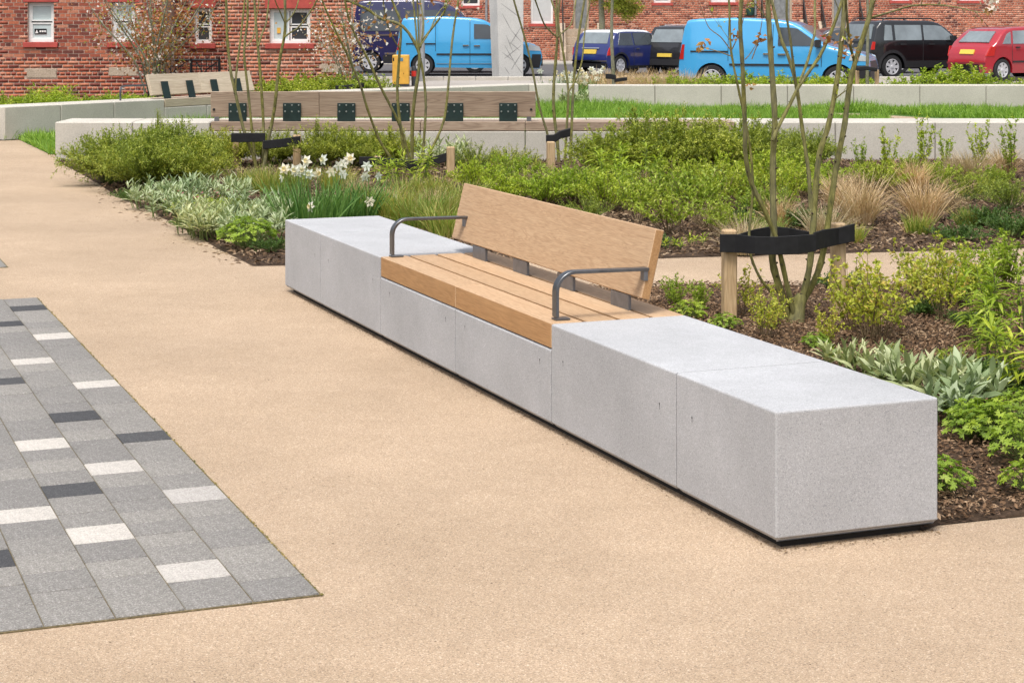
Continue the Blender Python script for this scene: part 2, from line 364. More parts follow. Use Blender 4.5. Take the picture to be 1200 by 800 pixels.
# ------------------------------------------------------------------ ground sheets
def sheet(name, poly, z, mat, kind='structure', sub=0):
    me = bpy.data.meshes.new(name); me.from_pydata([(p[0], p[1], z) for p in poly], [], [tuple(range(len(poly)))])
    me.materials.append(mat); me.update()
    bm = bmesh.new(); bm.from_mesh(me); bmesh.ops.recalc_face_normals(bm, faces=bm.faces)
    for f in bm.faces:
        if f.normal.z < 0: f.normal_flip()
    bm.to_mesh(me); bm.free()
    o = link(name, me); o['kind'] = kind; return o
sheet('ground', [(-200, -60), (200, -60), (200, 300), (-200, 300)], -0.02, M_asph)
sheet('resin_path', [(-16, -3), (16, -3), (16, 25), (-4, 25), (-7.6, 28.0), (-16, 30)], 0.0, M_resin)
road = sheet('road', [(-40, 53.0), (60, 53.0), (60, 71), (-40, 71)], -0.004, M_asph)
sheet('pavement', [(-12, 47.5), (30, 47.5), (30, 52.9), (-12, 52.9)], 0.0, M_pave)
kerb = empty('kerb', (0, 52.95, 0), kind='structure')
kerb_me = bevel_mesh(MB().box((0, -0.07, -0.1), (0.905, 0.07, 0.11)).mesh('kerb_stone', M_wallc), 0.015)
for i in range(42): link('kerb_stone', kerb_me, kerb, (-12 + i*0.915, 0, 0))
sheet('far_pavement', [(-20, 71.2), (40, 71.2), (40, 76.5), (-20, 76.5)], 0.05, M_pave)
kerb2 = empty('far_kerb', (0, 71.1, 0), kind='structure')
for i in range(40): link('kerb_stone', kerb_me, kerb2, (-12 + i*0.915, 0, -0.03))

ANG = rad(21.7)
EU = Vector((math.cos(ANG), math.sin(ANG), 0)); EV = Vector((-math.sin(ANG), math.cos(ANG), 0))
B0 = Vector((0.891, 6.293, 0))                    # front near corner of the long bench
def UV(u, v, z=0): p = B0 + EU*u + EV*v; return Vector((p.x, p.y, z))
def rough_poly(pts, amp, step, rng):               # waver an outline so that its edge is not ruled
    out = []
    for i in range(len(pts)):
        a = Vector(pts[i][:2]); b = Vector(pts[(i+1) % len(pts)][:2]); n = max(1, int((b-a).length/step))
        for k in range(n):
            p = a.lerp(b, k/n); out.append((p.x + rng.uniform(-amp, amp), p.y + rng.uniform(-amp, amp)))
    return out
rs = random.Random(5)
bb = UV(0.60, 0.0); bb2 = UV(0.60, 6.0)
near_bed = [UV(0.60, 0.02), G(1100, 616), G(1200, 604), (7.5, 8.6), (8.6, 12.4), G(1057, 334), G(772, 336), UV(0.62, 6.0)]
near_bed = [(p[0], p[1]) for p in near_bed]
far_bed = [G(297, 312), G(255, 291), G(240, 283), G(200, 260), G(163, 242), G(133, 227), G(93, 203), G(66, 189), (-5.6, 23.5), (13, 23.5), (13, 15.0), G(1200, 291), G(980, 297), G(772, 303), G(549, 307), G(331, 311.5)]
def bed(name, poly, nz):                           # gently uneven bed of soil, slightly domed above the path
    rng = random.Random(3)
    pl = rough_poly(poly, 0.012, 0.25, rng)
    me = bpy.data.meshes.new(name); bm = bmesh.new()
    vs = [bm.verts.new((p[0], p[1], 0.004)) for p in pl]; f = bm.faces.new(vs)
    xs = [p[0] for p in pl]; ys = [p[1] for p in pl]
    for k in np.arange(min(xs), max(xs), nz): bmesh.ops.bisect_plane(bm, geom=bm.verts[:]+bm.edges[:]+bm.faces[:], plane_co=(k, 0, 0), plane_no=(1, 0, 0))
    for k in np.arange(min(ys), max(ys), nz): bmesh.ops.bisect_plane(bm, geom=bm.verts[:]+bm.edges[:]+bm.faces[:], plane_co=(0, k, 0), plane_no=(0, 1, 0))
    for v in bm.verts:
        if not v.is_boundary: v.co.z = 0.012 + rng.uniform(-0.006, 0.010)
    bmesh.ops.recalc_face_normals(bm, faces=bm.faces)
    for f in bm.faces:
        if f.normal.z < 0: f.normal_flip()
    bm.to_mesh(me); bm.free(); me.materials.append(M_soil)
    for p in me.polygons: p.use_smooth = True
    o = link(name, me); o['kind'] = 'structure'; return o
bed('near_planting_bed', near_bed, 0.22); bed('far_planting_bed', far_bed, 0.5)
def inside(x, y, poly):
    c = np.zeros(len(x), bool); n = len(poly)
    for i in range(n):
        x1, y1 = poly[i][:2]; x2, y2 = poly[(i+1) % n][:2]
        if y1 == y2: continue
        c ^= ((y1 > y) != (y2 > y)) & (x < (x2-x1)*(y-y1)/(y2-y1)+x1)
    return c
def chips(name, poly, n, size, seed, box):
    r = np.random.default_rng(seed)
    x = r.uniform(box[0], box[1], n*3); y = r.uniform(box[2], box[3], n*3)
    k = inside(x, y, poly); x = x[k][:n]; y = y[k][:n]; n = len(x)
    L = r.uniform(0.4, 1.5, n)*size; W = L*r.uniform(0.2, 0.5, n); T = W*0.35
    az = r.uniform(0, 2*PI, n); ti = r.normal(0, 0.35, n); z = r.uniform(0.014, 0.042, n)
    D = np.stack([np.cos(az)*np.cos(ti), np.sin(az)*np.cos(ti), np.sin(ti)], 1); S = np.stack([-np.sin(az), np.cos(az), r.normal(0, 0.35, n)], 1)
    Nn = np.cross(D, S); C = np.stack([x, y, z], 1)
    V = np.stack([C-D*L[:,None]/2, C+S*W[:,None]/2-D*(L*0.1)[:,None], C+D*L[:,None]/2, C-S*W[:,None]/2+D*(L*0.1)[:,None], C+Nn*T[:,None]], 1).reshape(-1, 3)
    b = (np.arange(n)*5)[:,None]
    F = np.concatenate([b+[0, 1, 4], b+[1, 2, 4], b+[2, 3, 4], b+[3, 0, 4]])
    o = link(name, arr_mesh(name, V, F, L_bark)); tag(o, kind='stuff'); return o
tag(chips('bark_mulch', near_bed, 150000, 0.024, 1, (-1.6, 7.5, 6.2, 12.6)), 'brown shredded bark mulch covering the bed beside the grey bench', 'mulch')
tag(chips('bark_mulch', far_bed, 80000, 0.045, 2, (-6, 9, 12, 23.5)), 'brown shredded bark mulch between the plants of the far bed', 'mulch')

# ------------------------------------------------------------------ granite sett paving
pav = empty('sett_pavement', (*G(375, 698), 0), ANG, kind='structure')
LW, GAP = 0.21, 0.006
def sett_mesh(n, mat):
    me = MB().box((-LW+.0016, .0035, -0.03), (-.0016, n-.0035, 0.009)).mesh('sett', mat)
    bm = bmesh.new(); bm.from_mesh(me)
    es = [e for e in bm.edges if all(v.co.z > 0 for v in e.verts)]
    bmesh.ops.bevel(bm, geom=es, offset=0.003, segments=1, affect='EDGES'); bm.to_mesh(me); bm.free(); return me
SM = {}
def sett(i, v0, v1, mat):
    key = (round(v1-v0, 3), mat.name)
    if key not in SM: SM[key] = sett_mesh(key[0], mat)
    link('sett', SM[key], pav, (-LW*i, v0, rs.uniform(-0.0012, 0.0012)))
lanes = {0: [0,.21,.40,.61,.82,1.03,1.24,1.45,1.90,2.29,2.47,2.92,3.12,3.52,3.70,3.91,4.33,4.76,4.98,5.19,5.6,6.07,6.27,6.60],
         1: [0,.29,.49,.70,1.02,1.34,1.56,1.78,1.98,2.40,2.80,3.0,3.21,3.62,4.05,4.27,4.43,4.86,5.1,5.52,5.70,6.1,6.60],
         2: [0,.20,.41,.60,.83,1.04,1.23,1.48,1.68,2.1,2.30,2.50,2.9,3.14,3.5,3.75,3.93,4.17,4.6,5.0,5.4,5.8,6.2,6.60],
         3: [0,.21,.33,.75,.96,1.19,1.38,1.82,2.2,2.44,2.86,3.27,3.5,3.9,4.3,4.7,5.1,5.3,5.5,5.9,6.3,6.6],
         4: [0,.22,.44,.65,.86,1.27,1.68,1.89,2.1,2.5,2.9,3.3,3.6,3.8,4.0,4.4,4.8,5.2,5.6,6.0,6.3,6.6]}
whites = {(0,1.24),(0,3.52),(0,4.98),(1,.29),(1,1.78),(1,4.27),(2,.83),(2,2.30),(3,1.19),(4,1.89),(4,3.6)}
darks = {(0,2.29),(0,6.07),(1,2.80),(1,5.52),(2,1.48),(2,3.75),(3,3.27),(4,.65)}
for i in range(8):
    if i not in lanes:
        js = [0.0]
        while js[-1] < 6.2: js.append(round(js[-1] + rs.choice([0.21, 0.42, 0.42, 0.21]), 2))
        js.append(6.6); lanes[i] = js
    js = lanes[i]; js2 = []
    for a, b in zip(js, js[1:]):
        js2.append(a); n_ = round((b-a)/.208)
        if n_ >= 2 and (a, b) != (0, .21): js2 += [round(a+(b-a)*q/n_, 3) for q in range(1, n_) if n_ > 2 or rs.random() < .7]
    js2.append(js[-1]); js = js2
    for a, b in zip(js, js[1:]):
        m = M_settw if (i, a) in whites else M_settd if (i, a) in darks else M_sett
        if i > 4 and rs.random() < 0.1: m = rs.choice([M_settw, M_settd])
        sett(i, a, b, m)
for i in range(1, 4):                              # the next panel of setts, at the left edge of the picture
    v = 8.2
    while v < 10.6:
        n = rs.choice([0.21, 0.42]); sett(i-1, v, v+n, rs.choice([M_sett, M_sett, M_sett, M_settw])); v = round(v+n, 2)
jm = MB(); jm.box((-LW*8-0.01, -0.004, -0.03), (0.006, 6.606, 0.0045)); jm.box((-LW*3, 8.19, -0.03), (0.008, 10.9, 0.0045))
jm.build('joint_sand', M_joint, pav)
# moss and crumbs along the right edge of the panel
mb = MB(); r_ = random.Random(8)
for k in range(320):
    v = r_.uniform(0, 6.6); s = r_.uniform(0.002, 0.006); u = r_.gauss(0.004, 0.003)
    mb.add([(u-s, v-s*2, 0.004), (u+s, v-s, 0.004), (u+s*0.6, v+s*2, 0.004), (u-s*0.8, v+s, 0.004), (u, v, 0.004+s*0.9)], [(0, 1, 4), (1, 2, 4), (2, 3, 4), (3, 0, 4)])
tag(mb.build('moss_crumbs', leaf_mat('moss', [(0.04, 0.05, 0.01), (0.10, 0.10, 0.02), (0.22, 0.17, 0.05), (0.30, 0.25, 0.12)], 0), pav), kind='stuff')

# ------------------------------------------------------------------ the long bench
TOP, BOT, BW = 0.47, 0.03, 0.648
bench = empty('long_bench', (B0.x, B0.y, 0), ANG, 'long pale grey concrete block bench with a timber seat and backrest in its middle', 'bench')
def block(v0, v1, top, slots, d=BW, ends=(0, 0)):
    g = 0.005
    me = MB().box((0, v0+g, BOT), (d, v1-g, top)).mesh('concrete_block', M_conc)
    bm = bmesh.new(); bm.from_mesh(me)
    es = [e for e in bm.edges if all(abs(v.co.z-top) < 1e-5 for v in e.verts) and (abs(e.verts[0].co.y-e.verts[1].co.y) > 0.01 or (abs(e.verts[0].co.y-v0-g) < 1e-4 and ends[0]) or (abs(e.verts[0].co.y-v1+g) < 1e-4 and ends[1]))]
    es += [e for e in bm.edges if abs(e.verts[0].co.z-e.verts[1].co.z) > 0.1 and ((ends[0] and e.verts[0].co.y < v0+0.01) or (ends[1] and e.verts[0].co.y > v1-0.01))]
    bmesh.ops.bevel(bm, geom=es, offset=0.008, segments=3, affect='EDGES', profile=0.5)
    es = [e for e in bm.edges if all(abs(v.co.z-BOT) < 1e-5 for v in e.verts)]
    bmesh.ops.bevel(bm, geom=es, offset=0.016, segments=1, affect='EDGES')
    es = [e for e in bm.edges if len(e.link_faces) == 2 and e.calc_face_angle(0) > 1.0]
    bmesh.ops.bevel(bm, geom=es, offset=0.0015, segments=1, affect='EDGES')
    bm.to_mesh(me); bm.free()
    o = link('concrete_block', me, bench)
    for sv_, sz in slots:                          # small keyhole lifting slots, flat dark shapes on the face, hole shade painted in
        m = MB(); ring = [(math.cos(t)*0.004, math.sin(t)*0.005) for t in np.linspace(0, 2*PI, 9)[:-1]]
        m.add([(-0.0006, sv_+p[0], sz+0.008+p[1]) for p in ring], [tuple(range(8))])
        m.add([(-0.0006, sv_-0.0015, sz+0.006), (-0.0006, sv_+0.002, sz+0.006), (-0.0006, sv_-0.001, sz-0.014), (-0.0006, sv_-0.003, sz-0.012)], [(0, 1, 2, 3)])
        m.build('lifting_slot', M_hole, o)
    return o
SEAT_U = 0.357
block(0.0, 0.75, TOP, [(0.62, .32)], ends=(1, 0)); block(0.75, 1.95, TOP, [(.89, .32), (1.82, .32)])
block(1.95, 3.17, SEAT_U, [(2.08, .285), (3.03, .285)]); block(3.17, 4.385, SEAT_U, [(3.31, .285), (4.22, .285)])
block(4.385, 5.60, TOP, [(4.52, .32), (5.42, .32)]); block(5.60, 6.45, TOP, [(5.72, .32)], ends=(0, 1))
pm = MB().box((0.045, 0.05, 0.0), (BW-0.045, 6.40, BOT+0.001)).build('plinth', M_hole, bench)  # near-black, so the shade under the bench is in its colour
lt = MB(); lr = random.Random(21)  # bark crumbs along the bench: dirt, also standing in for contact shadow
for k in range(1500):
    v = lr.uniform(-.05, 6.45); u = -abs(lr.gauss(0, .03))+.035; s_ = lr.uniform(.0012, .0038)
    if lr.random() < .12: v, u = -abs(lr.gauss(0, .03))+.03, lr.uniform(0, .66)
    p = UV(u, v, .003); a_ = lr.uniform(0, 6.3); dx, dy = math.cos(a_)*s_, math.sin(a_)*s_
    lt.add([(p.x-dx*1.6, p.y-dy*1.6, .003), (p.x+dy, p.y-dx, .003), (p.x+dx*1.6, p.y+dy*1.6, .003), (p.x-dy, p.y+dx, .003), (p.x, p.y, .003+s_*.7)], [(0, 1, 4), (1, 2, 4), (2, 3, 4), (3, 0, 4)])
tag(lt.build('path_litter', leaf_mat('litter', [(.05, .03, .015), (.12, .075, .04), (.22, .15, .08), (.36, .27, .17)], 0)), 'fine brown bark litter doubling as contact shadow along the foot of the grey bench', 'litter', kind='stuff')
lt = MB()
for k in range(420):
    if k < 260:                                    # bits blown out of the bed along its left edge
        e0 = [G(297, 312), G(240, 283), G(200, 260), G(163, 242), G(133, 227), G(93, 203)]; i_ = lr.randrange(5); t_ = lr.random(); d_ = abs(lr.gauss(0, .10))
        x_ = e0[i_][0]+(e0[i_+1][0]-e0[i_][0])*t_-d_; y_ = e0[i_][1]+(e0[i_+1][1]-e0[i_][1])*t_-d_*.4; s_ = lr.uniform(.006, .016)
    else:
        x_, y_ = lr.uniform(-3, 2.2), lr.uniform(5.0, 16); s_ = lr.uniform(.002, .006)
        if x_ > -1.5+(12-y_)*.4: continue
    a_ = lr.uniform(0, 6.3); dx, dy = math.cos(a_)*s_, math.sin(a_)*s_
    lt.add([(x_-dx*1.8, y_-dy*1.8, .003), (x_+dy*.7, y_-dx*.7, .003), (x_+dx*1.8, y_+dy*1.8, .003), (x_-dy*.7, y_+dx*.7, .003), (x_, y_, .003+s_*.4)], [(0, 1, 4), (1, 2, 4), (2, 3, 4), (3, 0, 4)])
tag(lt.build('path_litter', bpy.data.materials['litter']), 'scattered bark crumbs on the buff path along the planting edge', 'litter', kind='stuff')
# seat planks: four rows, the front row a deep beam in two lengths
pw = BW/4; g = 0.019
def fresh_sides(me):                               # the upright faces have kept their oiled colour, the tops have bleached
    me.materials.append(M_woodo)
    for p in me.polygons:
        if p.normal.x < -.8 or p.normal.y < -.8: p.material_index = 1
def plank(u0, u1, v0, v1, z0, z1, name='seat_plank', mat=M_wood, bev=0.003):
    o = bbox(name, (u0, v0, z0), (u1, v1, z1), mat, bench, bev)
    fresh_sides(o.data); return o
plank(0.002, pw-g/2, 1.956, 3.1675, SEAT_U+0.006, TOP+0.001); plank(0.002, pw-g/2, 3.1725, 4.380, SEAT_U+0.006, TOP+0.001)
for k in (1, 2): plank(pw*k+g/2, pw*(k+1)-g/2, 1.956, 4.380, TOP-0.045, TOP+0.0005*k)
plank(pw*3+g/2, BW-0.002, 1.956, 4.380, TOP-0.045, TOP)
MB().box((0.02, 0.01, BOT+.01), (BW-0.02, 6.43, SEAT_U-.03)).build('joint_shade_core', M_hole, bench)  # added black filler: paints the unlit depth of the block joints
for vv in (2.1, 2.75, 3.4, 4.2): MB().box((pw+0.01, vv, SEAT_U), (BW-0.01, vv+0.05, TOP-0.046)).build('seat_bearer', M_steeld, bench)
# backrest: a leaning board, in the u-z plane bottom (0.46, 0.545) top (0.535, 0.853)
bu0, bz0, bu1, bz1, bt = 0.462, 0.545, 0.536, 0.853, 0.045
ln = math.hypot(bu1-bu0, bz1-bz0); nx, nz = (bz1-bz0)/ln, -(bu1-bu0)/ln
me = MB().add([(bu0, 2.016, bz0), (bu1, 2.016, bz1), (bu1+nx*bt, 2.016, bz1+nz*bt), (bu0+nx*bt, 2.016, bz0+nz*bt),
     (bu0, 4.50, bz0), (bu1, 4.50, bz1), (bu1+nx*bt, 4.50, bz1+nz*bt), (bu0+nx*bt, 4.50, bz0+nz*bt)],
     [(0,1,2,3),(7,6,5,4),(0,4,5,1),(1,5,6,2),(2,6,7,3),(3,7,4,0)]).mesh('backrest', M_wood)
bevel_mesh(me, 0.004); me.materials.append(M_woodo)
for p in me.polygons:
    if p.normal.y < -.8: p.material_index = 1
link('backrest', me, bench)
for vv in (2.155, 2.785, 3.375, 3.975):            # folded steel brackets
    m = MB()
    m.box((0.466, vv, TOP+0.002), (0.480, vv+0.192, 0.541))
    m.build('backrest_bracket', M_steeld, bench)
def armrest(v):                                    # flat bar bent from a foot up and back to the backrest
    w2, th, z0, zt, R = 0.024, 0.014, TOP+0.002, 0.678, 0.085
    c = [(0.055, z0+0.012)]
    for t in np.linspace(0, PI/2, 8): c.append((0.055+R-R*math.cos(t), zt-R+R*math.sin(t)))
    c.append((0.50, zt-0.004))
    vs = []; fs = []
    n = len(c)
    for i, (u, z) in enumerate(c):
        a = c[max(i-1, 0)]; b = c[min(i+1, n-1)]; d = (b[0]-a[0], b[1]-a[1]); l = math.hypot(*d); nn = (d[1]/l*th/2, -d[0]/l*th/2)
        vs += [(u+nn[0], v-w2, z+nn[1]), (u+nn[0], v+w2, z+nn[1]), (u-nn[0], v+w2, z-nn[1]), (u-nn[0], v-w2, z-nn[1])]
    for i in range(n-1):
        for j in range(4): fs.append((i*4+j, i*4+(j+1) % 4, (i+1)*4+(j+1) % 4, (i+1)*4+j))
    fs += [(0, 1, 2, 3), tuple(range(4*n-4, 4*n))]
    me = MB().add(vs, fs).mesh('armrest', M_steel); bevel_mesh(me, 0.0015); smooth_angle(me, 30)
    o = link('armrest', me, bench)
    bbox('foot_plate', (0.045, v-0.026, TOP+0.0015), (0.115, v+0.026, z0+0.008), M_steel, o, 0.0015)
    bbox('fixing_tab', (0.476, v-0.02, zt-0.055), (0.495, v+0.02, zt-0.011), M_steeld, o, 0.001)
armrest(2.03); armrest(4.345)

# ------------------------------------------------------------------ low concrete walls and their benches
def wall_run(root, pts, depth, top, joints, mat=M_wallc):
    """pts: front edge polyline (x,y); blocks between successive points, extending back by depth"""
    n = len(pts); P = [Vector(p) for p in pts]; N = []
    for i in range(n):
        d = (P[min(i+1, n-1)] - P[max(i-1, 0)]).normalized(); N.append(Vector((-d.y, d.x)))
    for i in range(n-1):
        L = (P[i+1]-P[i]).length; k = max(1, round(L/joints))
        for j in range(k):
            a, b = j/k, (j+1)/k
            p, q = P[i].lerp(P[i+1], a), P[i].lerp(P[i+1], b); np_, nq = N[i].lerp(N[i+1], a), N[i].lerp(N[i+1], b)
            e = (q-p).normalized()*0.004
            poly = [p+e, q-e, q-e+nq*depth, p+e+np_*depth]
            me = MB().prism([(v.x, v.y) for v in poly], 0.0, top).mesh('concrete_block', mat); bevel_mesh(me, 0.012)
            link('concrete_block', me, root)
w1 = empty('low_wall', (0, 0, 0), 0, 'long straight cream concrete wall behind the shrubs, with a timber seat on top', 'wall')
W1Y = 23.3
def X1(px): return (px-600)*W1Y/CAM_F
wall_run(w1, [(-5.70, W1Y), (X1(246), W1Y)], 0.85, 0.49, 1.2)
wall_run(w1, [(X1(246), W1Y), (X1(862), W1Y)], 0.85, 0.375, 1.37)
wall_run(w1, [(X1(862), W1Y), (14, W1Y)], 0.85, 0.49, 1.25)
sx0, sx1 = X1(246)+0.01, X1(862)-0.01
npl = 5; plen = (sx1-sx0)/npl
for i in range(npl):
    for k in range(4):
        z0 = 0.381 if k == 0 else 0.44
        bbox('seat_plank', (sx0+i*plen+0.003, W1Y+0.003+k*0.15, z0), (sx0+(i+1)*plen-0.003, W1Y+(k+1)*0.15-0.004, 0.49), M_woodw, w1, 0.003)
bbox('rear_coping', (sx0, W1Y+0.61, 0.376), (sx1, W1Y+0.845, 0.495), M_wallc, w1, 0.01)
def backrest_far(root, mat, L, hb, ht, plates, lean, plate_w=0.225, facing=1):
    """board along local x from 0 to L, plates on the side facing -y"""
    me = MB().add([(0, 0, hb), (L, 0, hb), (L, -lean, ht), (0, -lean, ht), (0, 0.05, hb), (L, 0.05, hb), (L, 0.05-lean, ht), (0, 0.05-lean, ht)],
        [(0,1,2,3),(7,6,5,4),(0,4,5,1),(1,5,6,2),(2,6,7,3),(3,7,4,0)])
    return me
bd = empty('timber_backrest', (X1(245), W1Y+0.10, 0), 0, 'long weathered timber backrest with six dark plates standing on the straight wall', 'backrest')
Lb = X1(628)-X1(245)
for k, (a, b) in enumerate(((0, 0.334), (0.334, 1.0))):
    me = MB().add([(Lb*a+0.002, 0.03, 0.545), (Lb*b-0.002, 0.03, 0.545), (Lb*b-0.002, 0.0, 0.865), (Lb*a+0.002, 0.0, 0.865),
         (Lb*a+0.002, 0.085, 0.545), (Lb*b-0.002, 0.085, 0.545), (Lb*b-0.002, 0.055, 0.865), (Lb*a+0.002, 0.055, 0.865)],
         [(0,1,2,3),(7,6,5,4),(0,4,5,1),(1,5,6,2),(2,6,7,3),(3,7,4,0)]).mesh('backrest_board', M_woodw)
    bevel_mesh(me, 0.005); link('backrest_board', me, bd)
for px in (277, 341, 405, 469, 532, 595.5):
    x = X1(px)-X1(245)
    m = bbox('steel_plate', (x-0.113, -0.004, 0.493), (x+0.113, 0.008, 0.722), M_greenp, bd, 0.002, rot=(0, 0, 0))
    bo = MB()
    for bx in (-0.085, 0, 0.085):
        for bz in (0.615, 0.695): bo.lathe([(0.0, 0.006), (0.010, 0.004), (0.011, 0.0)], 8, M=Matrix.Translation((x+bx, -0.004, bz)) @ Matrix.Rotation(PI/2, 4, 'X'))
    bo.build('bolt_heads', M_bolt, m)
for px in (252, 620):
    x = X1(px)-X1(245); bbox('end_support', (x-0.03, 0.03, 0.49), (x+0.03, 0.05, 0.56), M_steeld, bd, 0.002)
for px in (249, 622.5):
    x = X1(px)-X1(245); MB().lathe([(0.0, 0.004), (0.014, 0.003), (0.017, 0.0)], 10, M=Matrix.Translation((x, 0.013, 0.64)) @ Matrix.Rotation(PI/2, 4, 'X')).build('bolt_head', M_hole, bd)

w2 = empty('low_wall', (0, 0, 0), 0, 'curving cream concrete wall beyond the lawn, its left end beside the path', 'wall')
W2P = [G(5, 125.5, .49), G(193, 116.5, .49), G(290, 111.5, .49), G(412, 106.5, .49), G(540, 102, .49), G(620, 99, .49), G(678, 99, .49)]
wall_run(w2, W2P[:2], 0.6, 0.49, 1.15); wall_run(w2, [W2P[1], W2P[2]], 0.6, 0.36, 1.3); wall_run(w2, W2P[2:], 0.6, 0.49, 1.35)
w3 = empty('low_wall', (0, 0, 0), 0, 'straight cream concrete wall at the back of the lawn below the parked cars', 'wall')
wall_run(w3, [G(690, 100, .49), (18, G(690, 100, .49)[1])], 0.5, 0.49, 1.26)
# timber seat and backrest on the curving wall
a, b = Vector(W2P[1]), Vector(W2P[2]); ang2 = math.atan2(b.y-a.y, b.x-a.x); L2 = (b-a).length
sb = empty('wall_seat', (a.x, a.y, 0), ang2, 'pale timber seat and leaning backrest with green plates on the curving wall', 'seat')
for k in range(4): bbox('seat_plank', (0.01, 0.003+k*0.145, 0.365 if k == 0 else 0.44), (L2-.01, (k+1)*0.145-0.003, 0.492), M_woodp, sb, 0.003)
for s0, s1 in ((-0.17, 0.98), (0.984, 2.25)):
    me = MB().add([(s0, 0.10, 0.56), (s1, 0.10, 0.56), (s1+0.03, 0.24, 0.885), (s0+0.03, 0.24, 0.885), (s0, 0.155, 0.545), (s1, 0.155, 0.545), (s1+0.03, 0.295, 0.87), (s0+0.03, 0.295, 0.87)],
        [(0,1,2,3),(7,6,5,4),(0,4,5,1),(1,5,6,2),(2,6,7,3),(3,7,4,0)]).mesh('backrest_board', M_woodp)
    bevel_mesh(me, 0.004); link('backrest_board', me, sb)
for k in range(4):
    x = 0.06+0.57*k
    MB().add([(x, 0.06, 0.495), (x+0.15, 0.06, 0.495), (x+0.15, 0.135, 0.77), (x, 0.135, 0.77), (x, 0.075, 0.49), (x+0.15, 0.075, 0.49), (x+0.15, 0.15, 0.765), (x, 0.15, 0.765)],
        [(0,1,2,3),(7,6,5,4),(0,4,5,1),(1,5,6,2),(2,6,7,3),(3,7,4,0)]).build('steel_plate', M_greenp, sb)
m = MB().tube([(-0.72, 0.25, 0.49), (-0.72, 0.25, 0.64), (-0.70, 0.25, 0.70), (-0.62, 0.25, 0.715), (-0.1, 0.25, 0.715)], 0.016, 8); m.build('armrest', M_steel, sb, smooth=True)

# ------------------------------------------------------------------ lawn
lawn_poly = [G(14, 160), G(58, 181), (-5.6, 24.17), (14, 24.17), (14, 35.9), (2.5, 35.9)] + [(p[0], p[1]-0.02) for p in W2P[::-1]]
sheet('lawn', lawn_poly, 0.006, M_lawn)
sheet('lawn_path', rough_poly([G(968, 133, .02), G(1010, 134, .02), G(1060, 137, .02), G(1130, 142, .02), (10, 24.3), (5.2, 24.3), G(1060, 139.5, .02), G(1000, 138, .02), G(968, 135.5, .02)], 0.02, 0.8, rs), 0.03, M_resin)
sheet('back_bed', [(-14, 27.5), W2P[0], W2P[1], W2P[2], W2P[3], W2P[4], (-1.5, 39), (-3, 43), (-14, 43)], 0.008, M_soil)
sheet('car_park_bed', [(1.6, 36.4), (20, 36.4), (20, 43.5), (1.2, 43.5)], 0.008, M_soil)

def blades(P, D, L, W, droop, k=3, rng=None):
    """grass ribbons: P base, D start direction (n,3), droop in 0..1; returns V, F(quads)"""
    n = len(P); up = np.array([0, 0, 1.0])
    H = D.copy(); H[:, 2] = 0; hn = np.linalg.norm(H, axis=1, keepdims=True); H = H/np.maximum(hn, 1e-5)
    S = np.cross(D, up); S /= np.maximum(np.linalg.norm(S, axis=1, keepdims=True), 1e-5)
    if rng is not None:                            # twist
        th = rng.uniform(-1.2, 1.2, n)[:, None]; S = S*np.cos(th) + np.cross(D, S)*np.sin(th)
    rows = []
    for i in range(k+1):
        t = i/k
        c = P + D*(L*t)[:, None] + H*(droop*L*t*t*0.6)[:, None] - up*(droop*L*t**2.4*0.75)[:, None]
        wd = W*(1-t**1.6)*0.5 + 0.0004
        rows += [c-S*wd[:, None], c+S*wd[:, None]]
    V = np.stack(rows, 1).reshape(-1, 3); m = 2*(k+1)
    b = (np.arange(n)*m)[:, None]
    F = np.concatenate([b+[2*i, 2*i+1, 2*i+3, 2*i+2] for i in range(k)])
    return V, F
def rand_dirs(rng, n, spread):
    az = rng.uniform(0, 2*PI, n); ti = np.abs(rng.normal(0, spread, n))
    return np.stack([np.cos(az)*np.sin(ti), np.sin(az)*np.sin(ti), np.cos(ti)], 1)
def lawn_grass(poly, n, box, seed, hmin, hmax, excl=None):
    r = np.random.default_rng(seed)
    x = r.uniform(box[0], box[1], n*2); y = r.uniform(box[2], box[3], n*2)
    k = inside(x, y, poly)
    if excl is not None: k &= ~inside(x, y, excl)
    x = x[k][:n]; y = y[k][:n]; n = len(x)
    lump = 0.5+0.25*np.sin(x*1.3+y*0.7)+0.25*np.sin(x*2.9-y*2.1+1)+0.2*np.sin(x*0.45+2)*np.sin(y*0.6)
    L = (hmin+(hmax-hmin)*np.clip(lump, 0, 1.3))*r.uniform(0.6, 1.25, n)
    return blades(np.stack([x, y, np.zeros(n)], 1), rand_dirs(r, n, 0.35), L, r.uniform(0.009, 0.018, n), r.uniform(0.1, 0.7, n), 2, r)
pexcl = [G(955, 131.5), G(1010, 132.5), G(1060, 135.5), G(1140, 141), (10, 24.0), (4.9, 24.0), G(1040, 141), G(990, 139)]
V, F = lawn_grass(lawn_poly, 190000, (-8.2, 13, 23.5, 36.3), 4, 0.10, 0.34, pexcl)
tag(link('lawn_grass', arr_mesh('lawn_grass', V, F, L_grass)), 'uneven bright green lawn grass between the cream walls', 'grass', kind='stuff')

